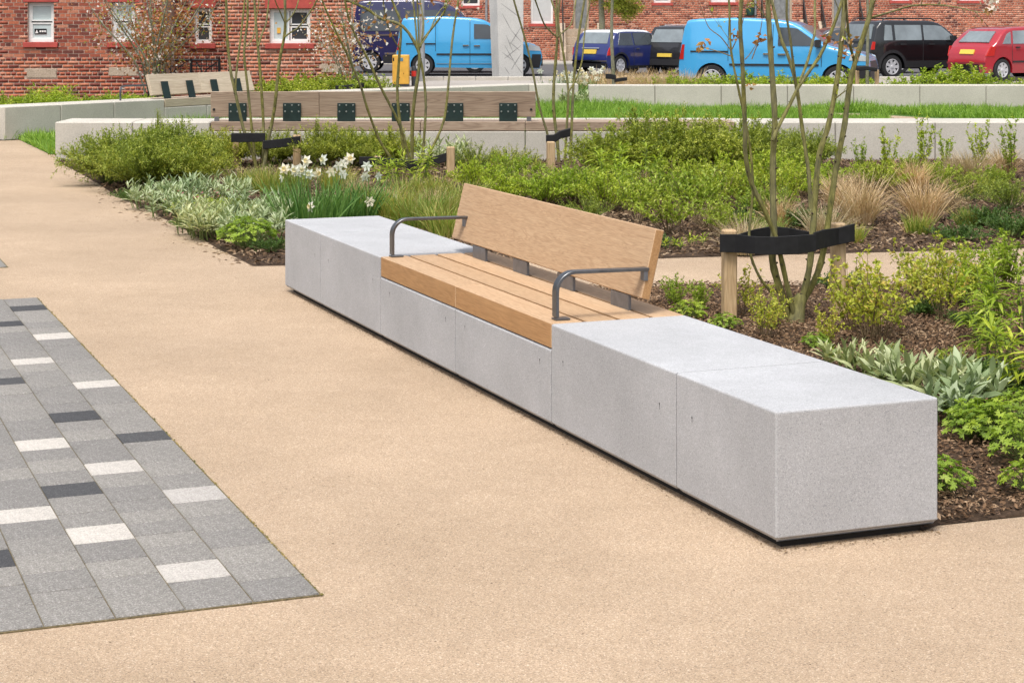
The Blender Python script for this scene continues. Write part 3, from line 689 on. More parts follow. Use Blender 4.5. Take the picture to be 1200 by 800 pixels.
# ------------------------------------------------------------------ plants
def leafq(P, D, N, L, W, fold=0.25, droop=0.15, simple=False):
    """leaf faces: P base, D direction, N rough normal; returns V, F (triangles or quads)"""
    D = D/np.maximum(np.linalg.norm(D, axis=1, keepdims=True), 1e-6)
    S = np.cross(D, N); S /= np.maximum(np.linalg.norm(S, axis=1, keepdims=True), 1e-5); N = np.cross(S, D)
    L = L[:, None]; W = W[:, None]
    if simple:
        V = np.stack([P, P+D*L*.5+S*W*.5, P+D*L-N*L*droop, P+D*L*.5-S*W*.5], 1).reshape(-1, 3)
        b = (np.arange(len(P))*4)[:, None]; return V, b+np.array([[0, 1, 2, 3]])
    mid = P+D*L*.5
    V = np.stack([P, mid+S*W*.5+N*W*fold, P+D*L-N*L*droop, mid-S*W*.5+N*W*fold, mid], 1).reshape(-1, 3)
    b = (np.arange(len(P))*5)[:, None]
    F = np.concatenate([b+[0, 1, 4], b+[1, 2, 4], b+[0, 4, 3], b+[4, 2, 3]]); return V, F
def joinq(parts):
    Vs, Fs = [], []; o = 0
    for V, F in parts: Vs.append(V); Fs.append(F+o); o += len(V)
    return np.concatenate(Vs), np.concatenate(Fs)
def tube_mesh(parts, name, mat, k=4):
    m = MB()
    for pts, r in parts: m.tube(pts, r, k, caps=False)
    return m.mesh(name, mat, recalc=False)
def shrub_meshes(seed, nb, R, H, shoots, per, ll, lw, mat, smat, spread=0.6, shoot=0.12, dome=0.55, up=0.4, simple=True, start=0.25, base=0.06, stem_r=0.004, droop=0.1):
    r = np.random.default_rng(seed); stems = []; P = []; D = []
    for b in range(nb):
        az = r.uniform(0, 2*PI); rr = math.sqrt(r.uniform(0, 1))
        tip = np.array([R*rr*math.cos(az), R*rr*math.sin(az), H*(1-dome*rr*rr)*r.uniform(0.7, 1.08)])
        b0 = np.array([base*math.cos(az), base*math.sin(az), 0])*r.uniform(0, 1)
        c = np.array([tip[0]*0.45, tip[1]*0.45, H*0.55*(1-0.4*rr)])
        f = lambda t: b0*(1-t)**2+2*c*t*(1-t)+tip*t*t
        stems.append(([f(t) for t in (0, .33, .66, 1)], [stem_r, stem_r*.8, stem_r*.6, stem_r*.25]))
        for s in range(shoots):
            t = start+(1-start)*(s+r.uniform(0, 1))/shoots; p = f(t); tg = f(min(1, t+0.05))-f(t-0.05); tg /= np.linalg.norm(tg)
            sd = tg*0.8+r.normal(0, spread, 3)+np.array([0, 0, up]); sd /= np.linalg.norm(sd)
            Ls = shoot*r.uniform(0.5, 1.3)*(1.15-0.4*t)
            if shoot > 0.05 and s % 2 == 0: stems.append(([p, p+sd*Ls], [stem_r*.4, stem_r*.2]))
            q = (np.arange(per)+r.uniform(0, 1, per))/per
            P.append(p+sd*(q*Ls)[:, None]); dd = sd*0.55+r.normal(0, 0.55, (per, 3)); D.append(dd)
    P = np.concatenate(P); D = np.concatenate(D); n = len(P)
    P[:, 2] = np.maximum(P[:, 2], 0.02)
    N = r.normal(0, 0.5, (n, 3)); N[:, 2] += 1
    V, F = leafq(P, D, N, ll*r.uniform(0.6, 1.3, n), lw*r.uniform(0.7, 1.25, n), simple=simple, droop=droop)
    return arr_mesh('foliage', V, F, mat), tube_mesh(stems, 'stems', smat)
def blade_meshes(seed, n, R, H, W, mat, spread=0.35, droop=0.5, k=4, mat2=None):
    r = np.random.default_rng(seed)
    az = r.uniform(0, 2*PI, n); rr = np.sqrt(r.uniform(0, 1, n))*R
    P = np.stack([rr*np.cos(az), rr*np.sin(az), np.zeros(n)], 1)
    D = rand_dirs(r, n, spread)+P/max(R, 1e-3)*0.25; D /= np.linalg.norm(D, axis=1, keepdims=True)
    V, F = blades(P, D, H*r.uniform(0.55, 1.15, n), W*r.uniform(0.6, 1.2, n), droop*r.uniform(0.3, 1.3, n), k, r)
    return arr_mesh('blades', V, F, mat)
def rosette_meshes(seed, ns, R, H, ll, lw, mat, smat, per=9, whorl=False, upright=0.35):
    """stems each carrying lance-shaped leaves; whorl = euphorbia-like heads"""
    r = np.random.default_rng(seed); parts = []; stems = []
    for s in range(ns):
        az = r.uniform(0, 2*PI); rr = math.sqrt(r.uniform(0, 1))*R
        b0 = np.array([rr*math.cos(az), rr*math.sin(az), 0]); h = H*r.uniform(0.55, 1.1)
        tip = b0+np.array([math.cos(az)*h*0.25*r.uniform(0, 1), math.sin(az)*h*0.25, h])
        stems.append(([b0, (b0+tip)/2+r.normal(0, 0.008, 3), tip], [lw*0.18+0.001, lw*0.15+0.001, 0.0015]))
        t = np.sort(r.uniform(0.25 if not whorl else 0.35, 1.0, per)); th = np.arange(per)*2.4+r.uniform(0, 6)
        P = b0+(tip-b0)*t[:, None]; el = (upright+0.9*(t**2))[:, None] if not whorl else (0.0+1.0*t**4)[:, None]
        D = np.stack([np.cos(th), np.sin(th), np.zeros(per)], 1)*np.cos(el)+np.array([0, 0, 1])*np.sin(el)+r.normal(0, 0.12, (per, 3))
        N = np.tile([0, 0, 1.0], (per, 1))+r.normal(0, 0.2, (per, 3))-D*0.2
        L = ll*r.uniform(0.7, 1.2, per)*(1.1-0.45*t); W_ = lw*r.uniform(0.8, 1.2, per)*(1.05-0.3*t)
        # two joined segments so that the leaf arches
        D = D/np.linalg.norm(D, axis=1, keepdims=True); S = np.cross(D, N); S /= np.maximum(np.linalg.norm(S, axis=1, keepdims=True), 1e-5); Nn = np.cross(S, D)
        dr = 0.28 if whorl else 0.16; Lc = L[:, None]; Wc = W_[:, None]
        a = P; m1 = P+D*Lc*.35+Nn*Lc*.02; m2 = P+D*Lc*.7-Nn*Lc*dr*.4; tp = P+D*Lc-Nn*Lc*dr*1.1
        f_ = Nn*Wc*.16
        V = np.stack([a, m1-S*Wc*.45+f_, m1, m1+S*Wc*.45+f_, m2-S*Wc*.38+f_, m2, m2+S*Wc*.38+f_, tp], 1).reshape(-1, 3)
        b = (np.arange(per)*8)[:, None]
        F = np.concatenate([b+[0, 1, 2, 2], b+[0, 2, 3, 3], b+[1, 4, 5, 2], b+[2, 5, 6, 3], b+[4, 7, 5, 5], b+[5, 7, 6, 6]])
        parts.append((V, F))
    V, F = joinq(parts)
    # degenerate quads -> triangles through bmesh-free split
    tri = np.concatenate([F[:, [0, 1, 2]], F[F[:, 2] != F[:, 3]][:, [0, 2, 3]]])
    me = arr_mesh('foliage', V, tri, mat); me.polygons.foreach_set('use_smooth', [True]*len(me.polygons))
    return me, tube_mesh(stems, 'stems', smat)
def lobed_meshes(seed, n, R, H, size, mat, smat):
    """geranium-like clump: petioles ending in palmate leaves of seven lobes"""
    r = np.random.default_rng(seed); stems = []; VV = []; FF = []; o = 0
    for i in range(n):
        az = r.uniform(0, 2*PI); rr = math.sqrt(r.uniform(0, 1)); h = H*(1-0.5*rr*rr)*r.uniform(0.55, 1.08)
        c = np.array([R*rr*math.cos(az), R*rr*math.sin(az), h]); stems.append(([np.array([c[0]*.2, c[1]*.2, 0]), np.array([c[0]*.7, c[1]*.7, h*.7]), c], [.0018, .0015, .001]))
        nrm = np.array([math.cos(az)*rr*.7, math.sin(az)*rr*.7, 1.0])+r.normal(0, .25, 3); nrm /= np.linalg.norm(nrm)
        a = np.cross(nrm, [0.3, 1, 0.1]); a /= np.linalg.norm(a); b = np.cross(nrm, a); s = size*r.uniform(.6, 1.25); t0 = r.uniform(0, 2*PI)
        vs = [c-nrm*s*0.08]; m = 7
        for k in range(m):
            for j, (q, ra, dz) in enumerate(((-.28, .55, .0), (-.16, .92, -.03), (0, .80, .05), (.02, 1.0, -.08), (.16, .9, -.03))):
                t = t0+(k+q)*2*PI*.86/m; vs.append(c+(a*math.cos(t)+b*math.sin(t))*s*ra*.5+nrm*s*dz)
        V = np.array(vs); F = [[0, 1+i_, 2+i_] for i_ in range(m*5-1)]
        VV.append(V); FF.append(np.array(F)+o); o += len(V)
    return arr_mesh('foliage', np.concatenate(VV), np.concatenate(FF), mat), tube_mesh(stems, 'stems', smat)
def flower_mesh(seed, pts, size, petal, cup, k=6):
    r = np.random.default_rng(seed); m = MB()
    for c, d in pts:
        c = Vector(c); d = Vector(d).normalized(); a = d.cross(Vector((.1, .2, 1))).normalized(); b = d.cross(a)
        for i in range(k):
            t = 2*PI*i/k+r.uniform(-.15, .15); u = a*math.cos(t)+b*math.sin(t); s = d.cross(u)
            m.add([c, c+u*size*.5+s*size*.3, c+u*size-d*size*r.uniform(0, .3), c+u*size*.5-s*size*.3], [(0, 1, 2, 3)], 0)
        if cup:
            M_ = Matrix.Translation(c) @ d.to_track_quat('Z', 'Y').to_matrix().to_4x4()
            m.lathe([(size*.18, 0), (size*.27, size*.2), (size*.36, size*.34)], 8, 1, M_)
    return m.mesh('flowers', [petal, cup] if cup else [petal], recalc=False)
PROTO = {}
def proto(kind, parts):                            # parts: list of (name, mesh)
    PROTO.setdefault(kind, []).append(parts)
for i in range(3):
    proto('needle', list(zip(('foliage', 'stems'), shrub_meshes(10+i, 95, 0.62, 0.58, 12, 16, 0.036, 0.0115, L_needle, M_twigg, 0.55, 0.16, 0.5, 0.3, True, 0.2, 0.06, 0.0025))))
    proto('darkneedle', list(zip(('foliage', 'stems'), shrub_meshes(20+i, 95, 0.65, 0.58, 12, 16, 0.034, 0.012, L_dark, M_twigg, 0.55, 0.15, 0.45, 0.3, True, 0.2, 0.06, 0.0025))))
    proto('bushy', list(zip(('foliage', 'stems'), shrub_meshes(30+i, 46, 0.42, 0.42, 9, 8, 0.034, 0.017, L_mid, M_twig, 0.5, 0.08, 0.5, 0.5))))
    proto('limebush', list(zip(('foliage', 'stems'), shrub_meshes(40+i, 46, 0.42, 0.36, 9, 9, 0.030, 0.015, L_lime, M_twig, 0.5, 0.07, 0.5, 0.5))))
    proto('silver', list(zip(('foliage', 'stems'), rosette_meshes(50+i, 34, 0.28, 0.26, 0.15, 0.026, L_silver, M_twigg, 10))))
    proto('lambsear', list(zip(('foliage', 'stems'), rosette_meshes(60+i, 9, 0.11, 0.18, 0.15, 0.042, L_silver, M_twigg, 8, False, 0.55))))
    proto('spurge', list(zip(('foliage', 'stems'), rosette_meshes(70+i, 7, 0.14, 0.40, 0.15, 0.022, L_lime, M_twigg, 22, True))))
    proto('rose', list(zip(('foliage', 'stems'), shrub_meshes(80+i, 11, 0.22, 0.42, 9, 6, 0.026, 0.017, L_rose, M_twig, 0.6, 0.06, 0.25, 0.2, False, 0.2, 0.05, 0.003))))
    proto('leafyrose', list(zip(('foliage', 'stems'), shrub_meshes(90+i, 22, 0.28, 0.44, 10, 7, 0.028, 0.018, L_lime, M_twig, 0.6, 0.06, 0.3, 0.2, False, 0.15, 0.05, 0.003))))
    proto('geranium', list(zip(('foliage', 'stems'), lobed_meshes(100+i, 110, 0.22, 0.22, 0.065, L_ger, M_twigg))))
    proto('straw', [('blades', blade_meshes(110+i, 420, 0.10, 0.46, 0.006, L_straw, 0.32, 0.45))])
    proto('mixgrass', [('blades', blade_meshes(120+i, 300, 0.16, 0.36, 0.009, L_mixg, 0.25, 0.35))])
    proto('lowgreen', list(zip(('foliage', 'stems'), shrub_meshes(130+i, 40, 0.35, 0.16, 7, 7, 0.026, 0.013, L_deep, M_twigg, 0.5, 0.06, 0.4, 0.3))))
    proto('feather', list(zip(('foliage', 'stems'), shrub_meshes(140+i, 40, 0.40, 0.30, 9, 9, 0.028, 0.008, L_needle, M_twigg, 0.45, 0.09, 0.4, 0.7))))
    proto('weed', list(zip(('foliage', 'stems'), rosette_meshes(150+i, 6, 0.07, 0.07, 0.06, 0.014, L_mid, M_twigg, 6))))
    proto('openbush', list(zip(('foliage', 'stems'), shrub_meshes(180+i, 16, 0.34, 0.42, 9, 8, 0.036, 0.018, L_mid, M_twig, 0.6, 0.09, 0.4, 0.4, False, 0.3, 0.05, 0.004))))
    proto('twiggy', list(zip(('foliage', 'stems'), shrub_meshes(160+i, 60, 0.35, 0.28, 6, 3, 0.02, 0.006, L_straw, M_twig, 0.6, 0.09, 0.4, 0.4))))
    proto('spray', list(zip(('foliage', 'stems'), shrub_meshes(170+i, 9, 0.20, 0.75, 10, 6, 0.045, 0.022, L_lime, M_twig, 0.5, 0.07, 0.1, 0.3, False, 0.3, 0.05, 0.003))))
def daffodils(seed, n, nf, R):
    r = np.random.default_rng(seed); bl = blade_meshes(seed, n, R, 0.40, 0.013, L_blade, 0.22, 0.25)
    pts = []; stems = []
    for i in range(nf):
        az = r.uniform(0, 2*PI); rr = R*math.sqrt(r.uniform(0, 1)); b0 = Vector((rr*math.cos(az), rr*math.sin(az), 0))
        tp = b0+Vector((r.normal(0, .05), r.normal(0, .05), r.uniform(.33, .50) if i < nf-1 else .18)); d = Vector((r.normal(0, .5), -1, r.uniform(-.2, .3))).normalized()
        stems.append(([b0, (b0+tp)/2, tp], [.004, .0035, .003])); pts.append((tp+d*.012, d))
    return [('blades', bl), ('stems', tube_mesh(stems, 'stems', M_twigg))]+[('flower', flower_mesh(seed+j, [q], 0.046, L_petal, L_cup)) for j, q in enumerate(pts)]
PROTO['daffodil'] = [daffodils(200, 260, 10, 0.24), daffodils(201, 220, 7, 0.20), daffodils(202, 90, 4, .12), daffodils(203, 60, 2, .10)]
def pinkger(seed):
    f, s = lobed_meshes(seed, 200, 0.30, 0.16, 0.045, L_mid, M_twigg); r = np.random.default_rng(seed)
    pts = [((r.uniform(-.28, .28), r.uniform(-.25, .2), r.uniform(.14, .2)), (r.normal(0, .4), -.6, 1)) for i in range(16)]
    return [('foliage', f), ('stems', s), ('flowers', flower_mesh(seed, pts, 0.016, L_pink, None, 5))]
PROTO['pinkgeranium'] = [pinkger(210), pinkger(211)]
CNT = {}
NAMES = {'openbush': ('open_shrub', 'shrub'), 'needle': ('conifer_shrub', 'shrub'), 'darkneedle': ('evergreen_shrub', 'shrub'), 'bushy': ('leafy_shrub', 'shrub'), 'limebush': ('lime_shrub', 'shrub'),
 'silver': ('silver_plant', 'plant'), 'lambsear': ('silver_leaf_plant', 'plant'), 'spurge': ('spurge_plant', 'plant'), 'rose': ('rose_shrub', 'shrub'), 'leafyrose': ('rose_shrub', 'shrub'),
 'geranium': ('geranium_clump', 'plant'), 'straw': ('dry_grass_clump', 'grass clump'), 'mixgrass': ('grass_clump', 'grass clump'), 'lowgreen': ('low_plant', 'plant'),
 'feather': ('feathery_plant', 'plant'), 'weed': ('seedling', 'plant'), 'twiggy': ('twiggy_shrub', 'shrub'), 'spray': ('leafy_shoots', 'shrub'), 'daffodil': ('daffodil_clump', 'daffodils'), 'pinkgeranium': ('flowering_geranium', 'plant')}
pr = random.Random(77)
def plant(kind, px, py, s, label, group=None, sz=None, rz=None, z=0.015):
    x, y = G(px, py); ps = PROTO[kind]; k = CNT.get(kind, 0); CNT[kind] = k+1
    nm, cat = NAMES[kind]
    e = empty(nm, (x, y, z), pr.uniform(0, 2*PI) if rz is None else rz, label, cat, group)
    e.scale = (s, s, s*(sz or 1))
    for n, me in ps[k % len(ps)]:
        o = link(n, me, e)
        if n == 'flowers': o['kind'] = 'stuff'
    return e
PLANTS_AT_END = True

# ------------------------------------------------------------------ multi-stem trees, traced stem by stem
def smooth_path(pts, n=3):
    P = [Vector(p) for p in pts]; out = []
    for i in range(len(P)-1):
        p0, p1, p2, p3 = P[max(i-1, 0)], P[i], P[i+1], P[min(i+2, len(P)-1)]
        for k in range(n):
            t = k/n
            out.append(0.5*((2*p1)+(p2-p0)*t+(2*p0-5*p1+4*p2-p3)*t*t+(3*p1-p0-3*p2+p3)*t**3))
    out.append(P[-1]); return out
def multi_tree(name, label, Y0, foot, stems, mat, seed, extra=1.6, twigs=3, leaf=None, leafn=6, lsize=0.03, knobs=True, thick=1.0):
    """stems: list of (root depth shift, top depth shift, r0, r1, [(px, py)...]) from bottom to top"""
    r = random.Random(seed)
    fx, fy = (foot[0]-600)*Y0/CAM_F, Y0
    root = empty(name, (fx, fy, 0), 0, label, 'tree'); off = Vector((fx, fy, 0))
    LP, LD = [], []
    for k, (d0, d1, r0, r1, pts) in enumerate(stems):
        h0, h1 = pts[0][1], pts[-1][1]
        q = []
        for px, py in pts:
            t = (h0-py)/max(1, h0-h1); q.append(P3(px, py, Y0+d0+(d1-d0)*t)-off)
        if len(q) > 1 and h1 < 60 and extra:       # carry on above the picture
            d = (q[-1]-q[-2]).normalized(); L = extra*r.uniform(.7, 1.1)
            for j in range(1, 5):
                d = (d+Vector((r.gauss(0, .06), r.gauss(0, .06), .05))).normalized(); q.append(q[-1]+d*L/4)
            ext = 4
        else: ext = 0
        sp = smooth_path(q, 3); n = len(sp)
        rr = [(r0+(r1-r0)*i/(n-1))*(1+0.08*math.sin(i*2.3+k))*thick for i in range(n)]
        if ext:
            for i in range(n-12, n): rr[i] *= 1-(i-(n-13))/12*0.6
        m = MB().tube(sp, rr, 8)
        if knobs:
            for i in range(2, n-1, 2):             # bud scars and nodes
                p = sp[i]; a = r.uniform(0, 2*PI); R_ = rr[i]
                m.tube([p+Vector((math.cos(a), math.sin(a), 0))*R_*.5, p+Vector((math.cos(a), math.sin(a), .25))*(R_*1.5)], [R_*.45, R_*.25], 5, 1)
        st = m.build('stem', [mat, M_knot], root, smooth=True)
        m = MB(); cnt = 0
        for i in range(twigs):                     # side twigs near the top
            j = r.randrange(int(n*0.55), n); p = sp[j]; a = r.uniform(0, 2*PI); L = r.uniform(.15, .45)*(extra if extra else 1)*0.6
            d = Vector((math.cos(a)*.7, math.sin(a)*.7, r.uniform(.4, 1))).normalized(); w_ = [p]
            for s in range(3): d = (d+Vector((r.gauss(0, .15), r.gauss(0, .15), .1))).normalized(); w_.append(w_[-1]+d*L/3)
            m.tube(w_, [rr[j]*.35, rr[j]*.26, rr[j]*.18, .0015], 5, caps=False); cnt += 1
            for q0 in (1, 2):
                dd = (d+Vector((r.gauss(0, .6), r.gauss(0, .6), r.gauss(0, .3)))).normalized(); m.tube([w_[q0], w_[q0]+dd*L*.2, w_[q0]+dd*L*.36+Vector((0, 0, .02))], [rr[j]*.16, rr[j]*.12, .001], 4, caps=False)
            if leaf:
                for s in range(leafn):
                    t = r.uniform(.3, 1); q_ = w_[0].lerp(w_[-1], t); LP.append(q_+Vector((r.gauss(0, .02), r.gauss(0, .02), r.gauss(0, .02)))); LD.append((r.gauss(0, .6), r.gauss(0, .6), r.gauss(-.1, .5)))
        if cnt: m.build('twigs', mat, st, smooth=True)
    if leaf and LP:
        rg = np.random.default_rng(seed); P = np.array(LP); D = np.array(LD); n = len(P); N = rg.normal(0, .5, (n, 3)); N[:, 2] += 1
        V, F = leafq(P, D, N, lsize*rg.uniform(.6, 1.3, n), lsize*.55*rg.uniform(.7, 1.2, n))
        link('crown', arr_mesh('crown', V, F, leaf), root)
    return root, off
def stake(px, ptop, pbase, wpx, label, Y=None, tilt=0):
    x, y = G(px, pbase) if Y is None else ((px-600)*Y/CAM_F, Y)
    h = CAM_H-(ptop-HOR)*y/CAM_F; w = wpx*y/CAM_F*.5
    e = bbox('tree_stake', (-w, -w, -0.02), (w, w, h), M_stake, None, w*.22, loc=(x, y, 0), rot=(0, tilt, 0.2))
    return tag(e, label, 'stake', 'timber stakes holding the young trees')
def tie(pts, Y, hgt, th, label, wrap=True, z2=None):
    """flat rubber band along a polyline of (px, py centre, depth offset)"""
    q = [P3(px, py, Y+dy) for px, py, dy in pts]; o = q[0].copy(); o.z = 0
    m = MB(); vs = []; fs = []; n = len(q)
    for i, p in enumerate(q):
        d = (q[min(i+1, n-1)]-q[max(i-1, 0)]); d.z = 0; d.normalize(); nn = Vector((-d.y, d.x, 0))*th
        sag = 0.004*math.sin(i*2.1)
        vs += [p-o-Vector((0, 0, hgt/2))-nn, p-o+Vector((0, 0, hgt/2+sag))-nn, p-o+Vector((0, 0, hgt/2+sag))+nn, p-o-Vector((0, 0, hgt/2))+nn]
    for i in range(n-1):
        for j in range(4): fs.append((i*4+j, i*4+(j+1) % 4, (i+1)*4+(j+1) % 4, (i+1)*4+j))
    fs += [(0, 1, 2, 3), tuple(range(4*n-4, 4*n))]
    me = m.add(vs, fs).mesh('tree_tie', M_black); bevel_mesh(me, th*.4)
    e = link('tree_tie', me, None, o); return tag(e, label, 'tree tie', 'black rubber ties round the young trees')

# near tree in the right bed
TN = [ (0, -.10, .027, .013, [(922,386),(921,362),(915,342),(907,315),(905,298),(907,273),(906,235),(906,180),(908,140),(904,75),(901,25),(900,0)]),
 (-.02, -.35, .018, .011, [(932,372),(924,342),(917,310),(909,278),(897,249),(880,213),(873.6,180),(873,150),(870,75),(867.5,32),(869,0)]),
 (.1, .1, .010, .006, [(922,380),(905,345),(891,326),(880,300),(878,271),(882,229),(881,192),(876,155),(867,112),(857,62),(855,25),(854,0)]),
 (0, .15, .024, .012, [(936,386),(937,362),(941,345),(948,317),(952,279),(955,235),(960,182),(970,150),(980,100),(986,50),(990,0)]),
 (.05, .35, .024, .013, [(935,386),(936,365),(944,348),(958,320),(967,284),(974,235),(981,190),(990,145),(997,92),(1012,42),(1020,15),(1022,0)]),
 (-.1, .15, .013, .009, [(905,165),(915,143),(927,120),(937,100),(960,67),(975,35),(987,0)]),
 (.15, .3, .014, .009, [(950,245),(948,207),(946,190),(940,150),(934,105),(925,70),(915,45),(907,12),(904,0)]),
 (.2, .1, .009, .006, [(934,105),(930,78),(926,45),(922,20),(922,0)]),
 (.0, .2, .010, .006, [(937,97),(947,70),(952,50),(955,35),(955,0)]),
 (.3, .1, .010, .007, [(1001,72),(996,52),(994,35),(991,0)]) ]
ntree, noff = multi_tree('multi_stem_tree', 'young multi stem tree with olive bark strapped between two stakes in the near bed', 10.95, (932, 386), TN, M_bark, 1, 1.3, 4, L_rose, 3, 0.035, True, .88)
ms = MB(); base = noff
rt = [P3(932, 390, 10.95)-noff, P3(933, 372, 10.95)-noff, P3(936, 355, 10.96)-noff, P3(940, 346, 10.97)-noff]
rt[0].z = -0.02
ms.tube(smooth_path(rt, 2), [.062, .054, .050, .046, .042, .038, .030], 10); ms.build('trunk', M_bark, ntree, smooth=True)
bpts = smooth_path([P3(1021, 21, 11.3)-noff, P3(1045, 14, 11.2)-noff, P3(1069, 7, 11.1)-noff, P3(1100, 6, 11.0)-noff, P3(1127, 10, 10.95)-noff, P3(1150, 15, 10.9)-noff, P3(1166, 12, 10.9)-noff], 3)
br = MB(); br.tube(bpts, [.007*(1-.75*i/(len(bpts)-1)) for i in range(len(bpts))], 6)
for i in (4, 7, 9, 12, 14): br.tube([bpts[i], bpts[i]+Vector((.02, -.03, .07 if i % 2 else -.03))], [.003, .0015], 4)
br.build('side_branch', M_bark, ntree, smooth=True)
def leaf_cluster(root, off, spots, Y, n, size, mat, seed, spread=0.03, name='spring_leaves'):
    rg = np.random.default_rng(seed); P = []
    for px, py in spots:
        c = np.array(P3(px, py, Y)-off); P.append(c+rg.normal(0, spread, (n, 3)))
    P = np.concatenate(P); k = len(P); D = rg.normal(0, .6, (k, 3)); D[:, 2] -= .3; N = rg.normal(0, .7, (k, 3))
    V, F = leafq(P, D, N, size*rg.uniform(.6, 1.3, k), size*.6*rg.uniform(.7, 1.2, k)); link(name, arr_mesh(name, V, F, mat), root)
leaf_cluster(ntree, noff, [(1158,8),(1163,3),(1167,8),(1155,2)], 10.9, 5, 0.035, L_blossom, 3, 0.015, 'blossom')
leaf_cluster(ntree, noff, [(1160,14),(1158,10),(1150,14),(823,53),(887,45),(973,48),(982,52),(991,60),(997,46),(968,43),(857,48),(860,35),(878,100),(1003,62)], 10.9, 4, 0.04, L_orange, 4, 0.02)
leaf_cluster(ntree, noff, [(992,45),(997,50),(990,56)], 11.1, 4, 0.035, L_blossom, 5, 0.015, 'blossom')
leaf_cluster(ntree, noff, [(888,42),(891,47),(822,55),(825,50)], 10.9, 4, 0.045, L_orange, 6, 0.012)
br2 = MB(); 
for pts in ([(857,60),(845,44),(832,34),(826,22),(820,5)], [(858,58),(866,40),(872,20),(877,0)], [(881,70),(888,50),(893,25),(894,0)], [(857,66),(840,60),(822,55)], [(873,70),(880,62),(890,45)]):
    br2.tube(smooth_path([P3(a_, b_, 10.9)-noff for a_, b_ in pts], 3), [.004*(1-.6*i/((len(pts)-1)*3)) for i in range((len(pts)-1)*3+1)], 5)
br2.build('twigs', M_twig, ntree, smooth=True)
stake(854.5, 269, 378, 15.5, 'square timber stake left of the strapped near tree, beside the bench end')
stake(982, 261, 371, 15, 'square timber stake right of the strapped near tree, half behind rose leaves')
tie([(843.5,285,-.055),(862,285.5,-.06),(885,287,-.14),(908,288,-.17),(935,287,-.16),(956,284,-.12)], 11.0, .104, .005, 'wide black rubber band wrapped from the left stake across the near tree')
tie([(954,283,-.19),(966,280,-.06),(982,276.5,.075),(996,273.5,.085),(1001,273,.12)], 11.08, .105, .006, 'black rubber band end wrapped round the right stake of the near tree')
tie([(860,283,.04),(885,276,.10),(905,271,.13),(925,274,.12),(948,279,.03)], 11.05, .07, .005, 'black rubber band passing behind the stems of the near tree')

T490 = [ (-.1, -.5, .022, .013, [(458,190),(457,184),(444,163),(430,126),(424,105),(416,85),(405,60),(395,40)]),
 (0, -.4, .024, .012, [(480,196),(479,184),(468.6,147),(446,102),(430.5,68),(418,45),(408,20),(404,0)]),
 (.05, .1, .024, .014, [(476,196),(474,184),(466,118),(467,79),(470,31),(464,12),(459,0)]),
 (0, -.1, .030, .016, [(484,205),(483,186),(484,131),(491,79),(489.5,58),(472,31),(446,22),(432,12),(415,4)]),
 (.1, .3, .022, .012, [(492,200),(495,184),(499,126),(496,87),(491,60),(496,47),(512,26),(521,13),(523,0)]),
 (-.1, .3, .022, .013, [(484,208),(491,199),(506.6,173),(520,142),(525,105),(530,47),(537,0)]),
 (.1, .2, .016, .010, [(489,58),(487,30),(484,0)]), (.1, .1, .014, .009, [(491,56),(490,26),(489,0)]), (.15, .4, .013, .008, [(493,56),(496,26),(492,0)]),
 (.1, .5, .012, .007, [(492,55),(503,38),(512,18),(527,0)]), (0, -.3, .012, .008, [(470,60),(458,40),(452,20),(449,0)]) ]
r_, o_ = multi_tree('multi_stem_tree', 'young multi stem tree in the far bed beyond the daffodils, before the yellow bin', 20.7, (486, 212), T490, M_bark, 2, 1.4, 6, L_rose, 4, 0.04, True, .72)
leaf_cluster(r_, o_, [(425,40),(420,30),(430,48),(440,35),(412,50),(408,28),(450,30),(445,12),(470,5),(500,8),(515,4),(545,4)], 20.3, 7, 0.06, L_blossom, 11, 0.12, 'blossom')
leaf_cluster(r_, o_, [(418,38),(428,44),(436,30),(410,40),(455,20),(480,6),(505,12)], 20.3, 7, 0.06, L_orange, 12, 0.12)
stake(528, 172, 211, 9, 'short timber stake on the right of the bloom tree beyond the daffodils')
stake(443, 183, 209, 8, 'short timber stake on the left of the bloom tree, behind lime spurge')
tie([(421,188,0),(440,189,-.02),(460,190,-.05),(482,192,-.06)], 20.6, .085, .01, 'black rubber tie running left from the bloom tree beyond the daffodils')
tie([(476,195,-.02),(492,193,-.04),(510,188,-.03),(533,181,-.05)], 20.7, .10, .01, 'black rubber tie rising right to the stake beyond the bench backrest')
T300 = [ (0, 0, .028, .016, [(300,200),(299,190),(291,167),(285,150),(276,110),(270,82),(266,40),(265,0)]),
 (0, .2, .018, .011, [(278,118),(276,107),(277,85),(282,45),(287,0)]),
 (.1, .1, .022, .013, [(300,195),(295,150),(290,100),(286,62),(290,25),(290,0)]),
 (.05, .1, .024, .013, [(308,195),(309,155),(306,100),(302,52),(299,15),(298,0)]),
 (.05, .2, .015, .010, [(303,54),(307,40),(312,27),(315,0)]),
 (-.05, -.1, .028, .015, [(309,198),(315,162),(322,125),(327,75),(334,37),(334,0)]),
 (-.1, -.2, .013, .008, [(333,44),(341,38),(350,32),(365,12),(372,0)]),
 (-.1, .1, .012, .008, [(334,28),(341,20),(347,10),(350,0)]), (-.1, -.3, .010, .006, [(334,28),(329,16),(322,0)]),
 (0, .3, .010, .006, [(289,55),(296,45),(299,30),(301,20)]) ]
multi_tree('multi_stem_tree', 'young multi stem tree with bare stems in front of the wide white window', 22.0, (304, 198), T300, M_bark, 3, 1.4, 5, L_rose, 4, 0.035, True, .78)
stake(276, 160, 197, 8, 'thin timber stake, leftmost of the trio by the bare stemmed tree')
stake(309.5, 172, 196.5, 6, 'thin timber stake, middle of the trio by the bare stemmed tree')
stake(348, 158, 198, 9, 'timber stake, rightmost of the trio by the bare stemmed tree')
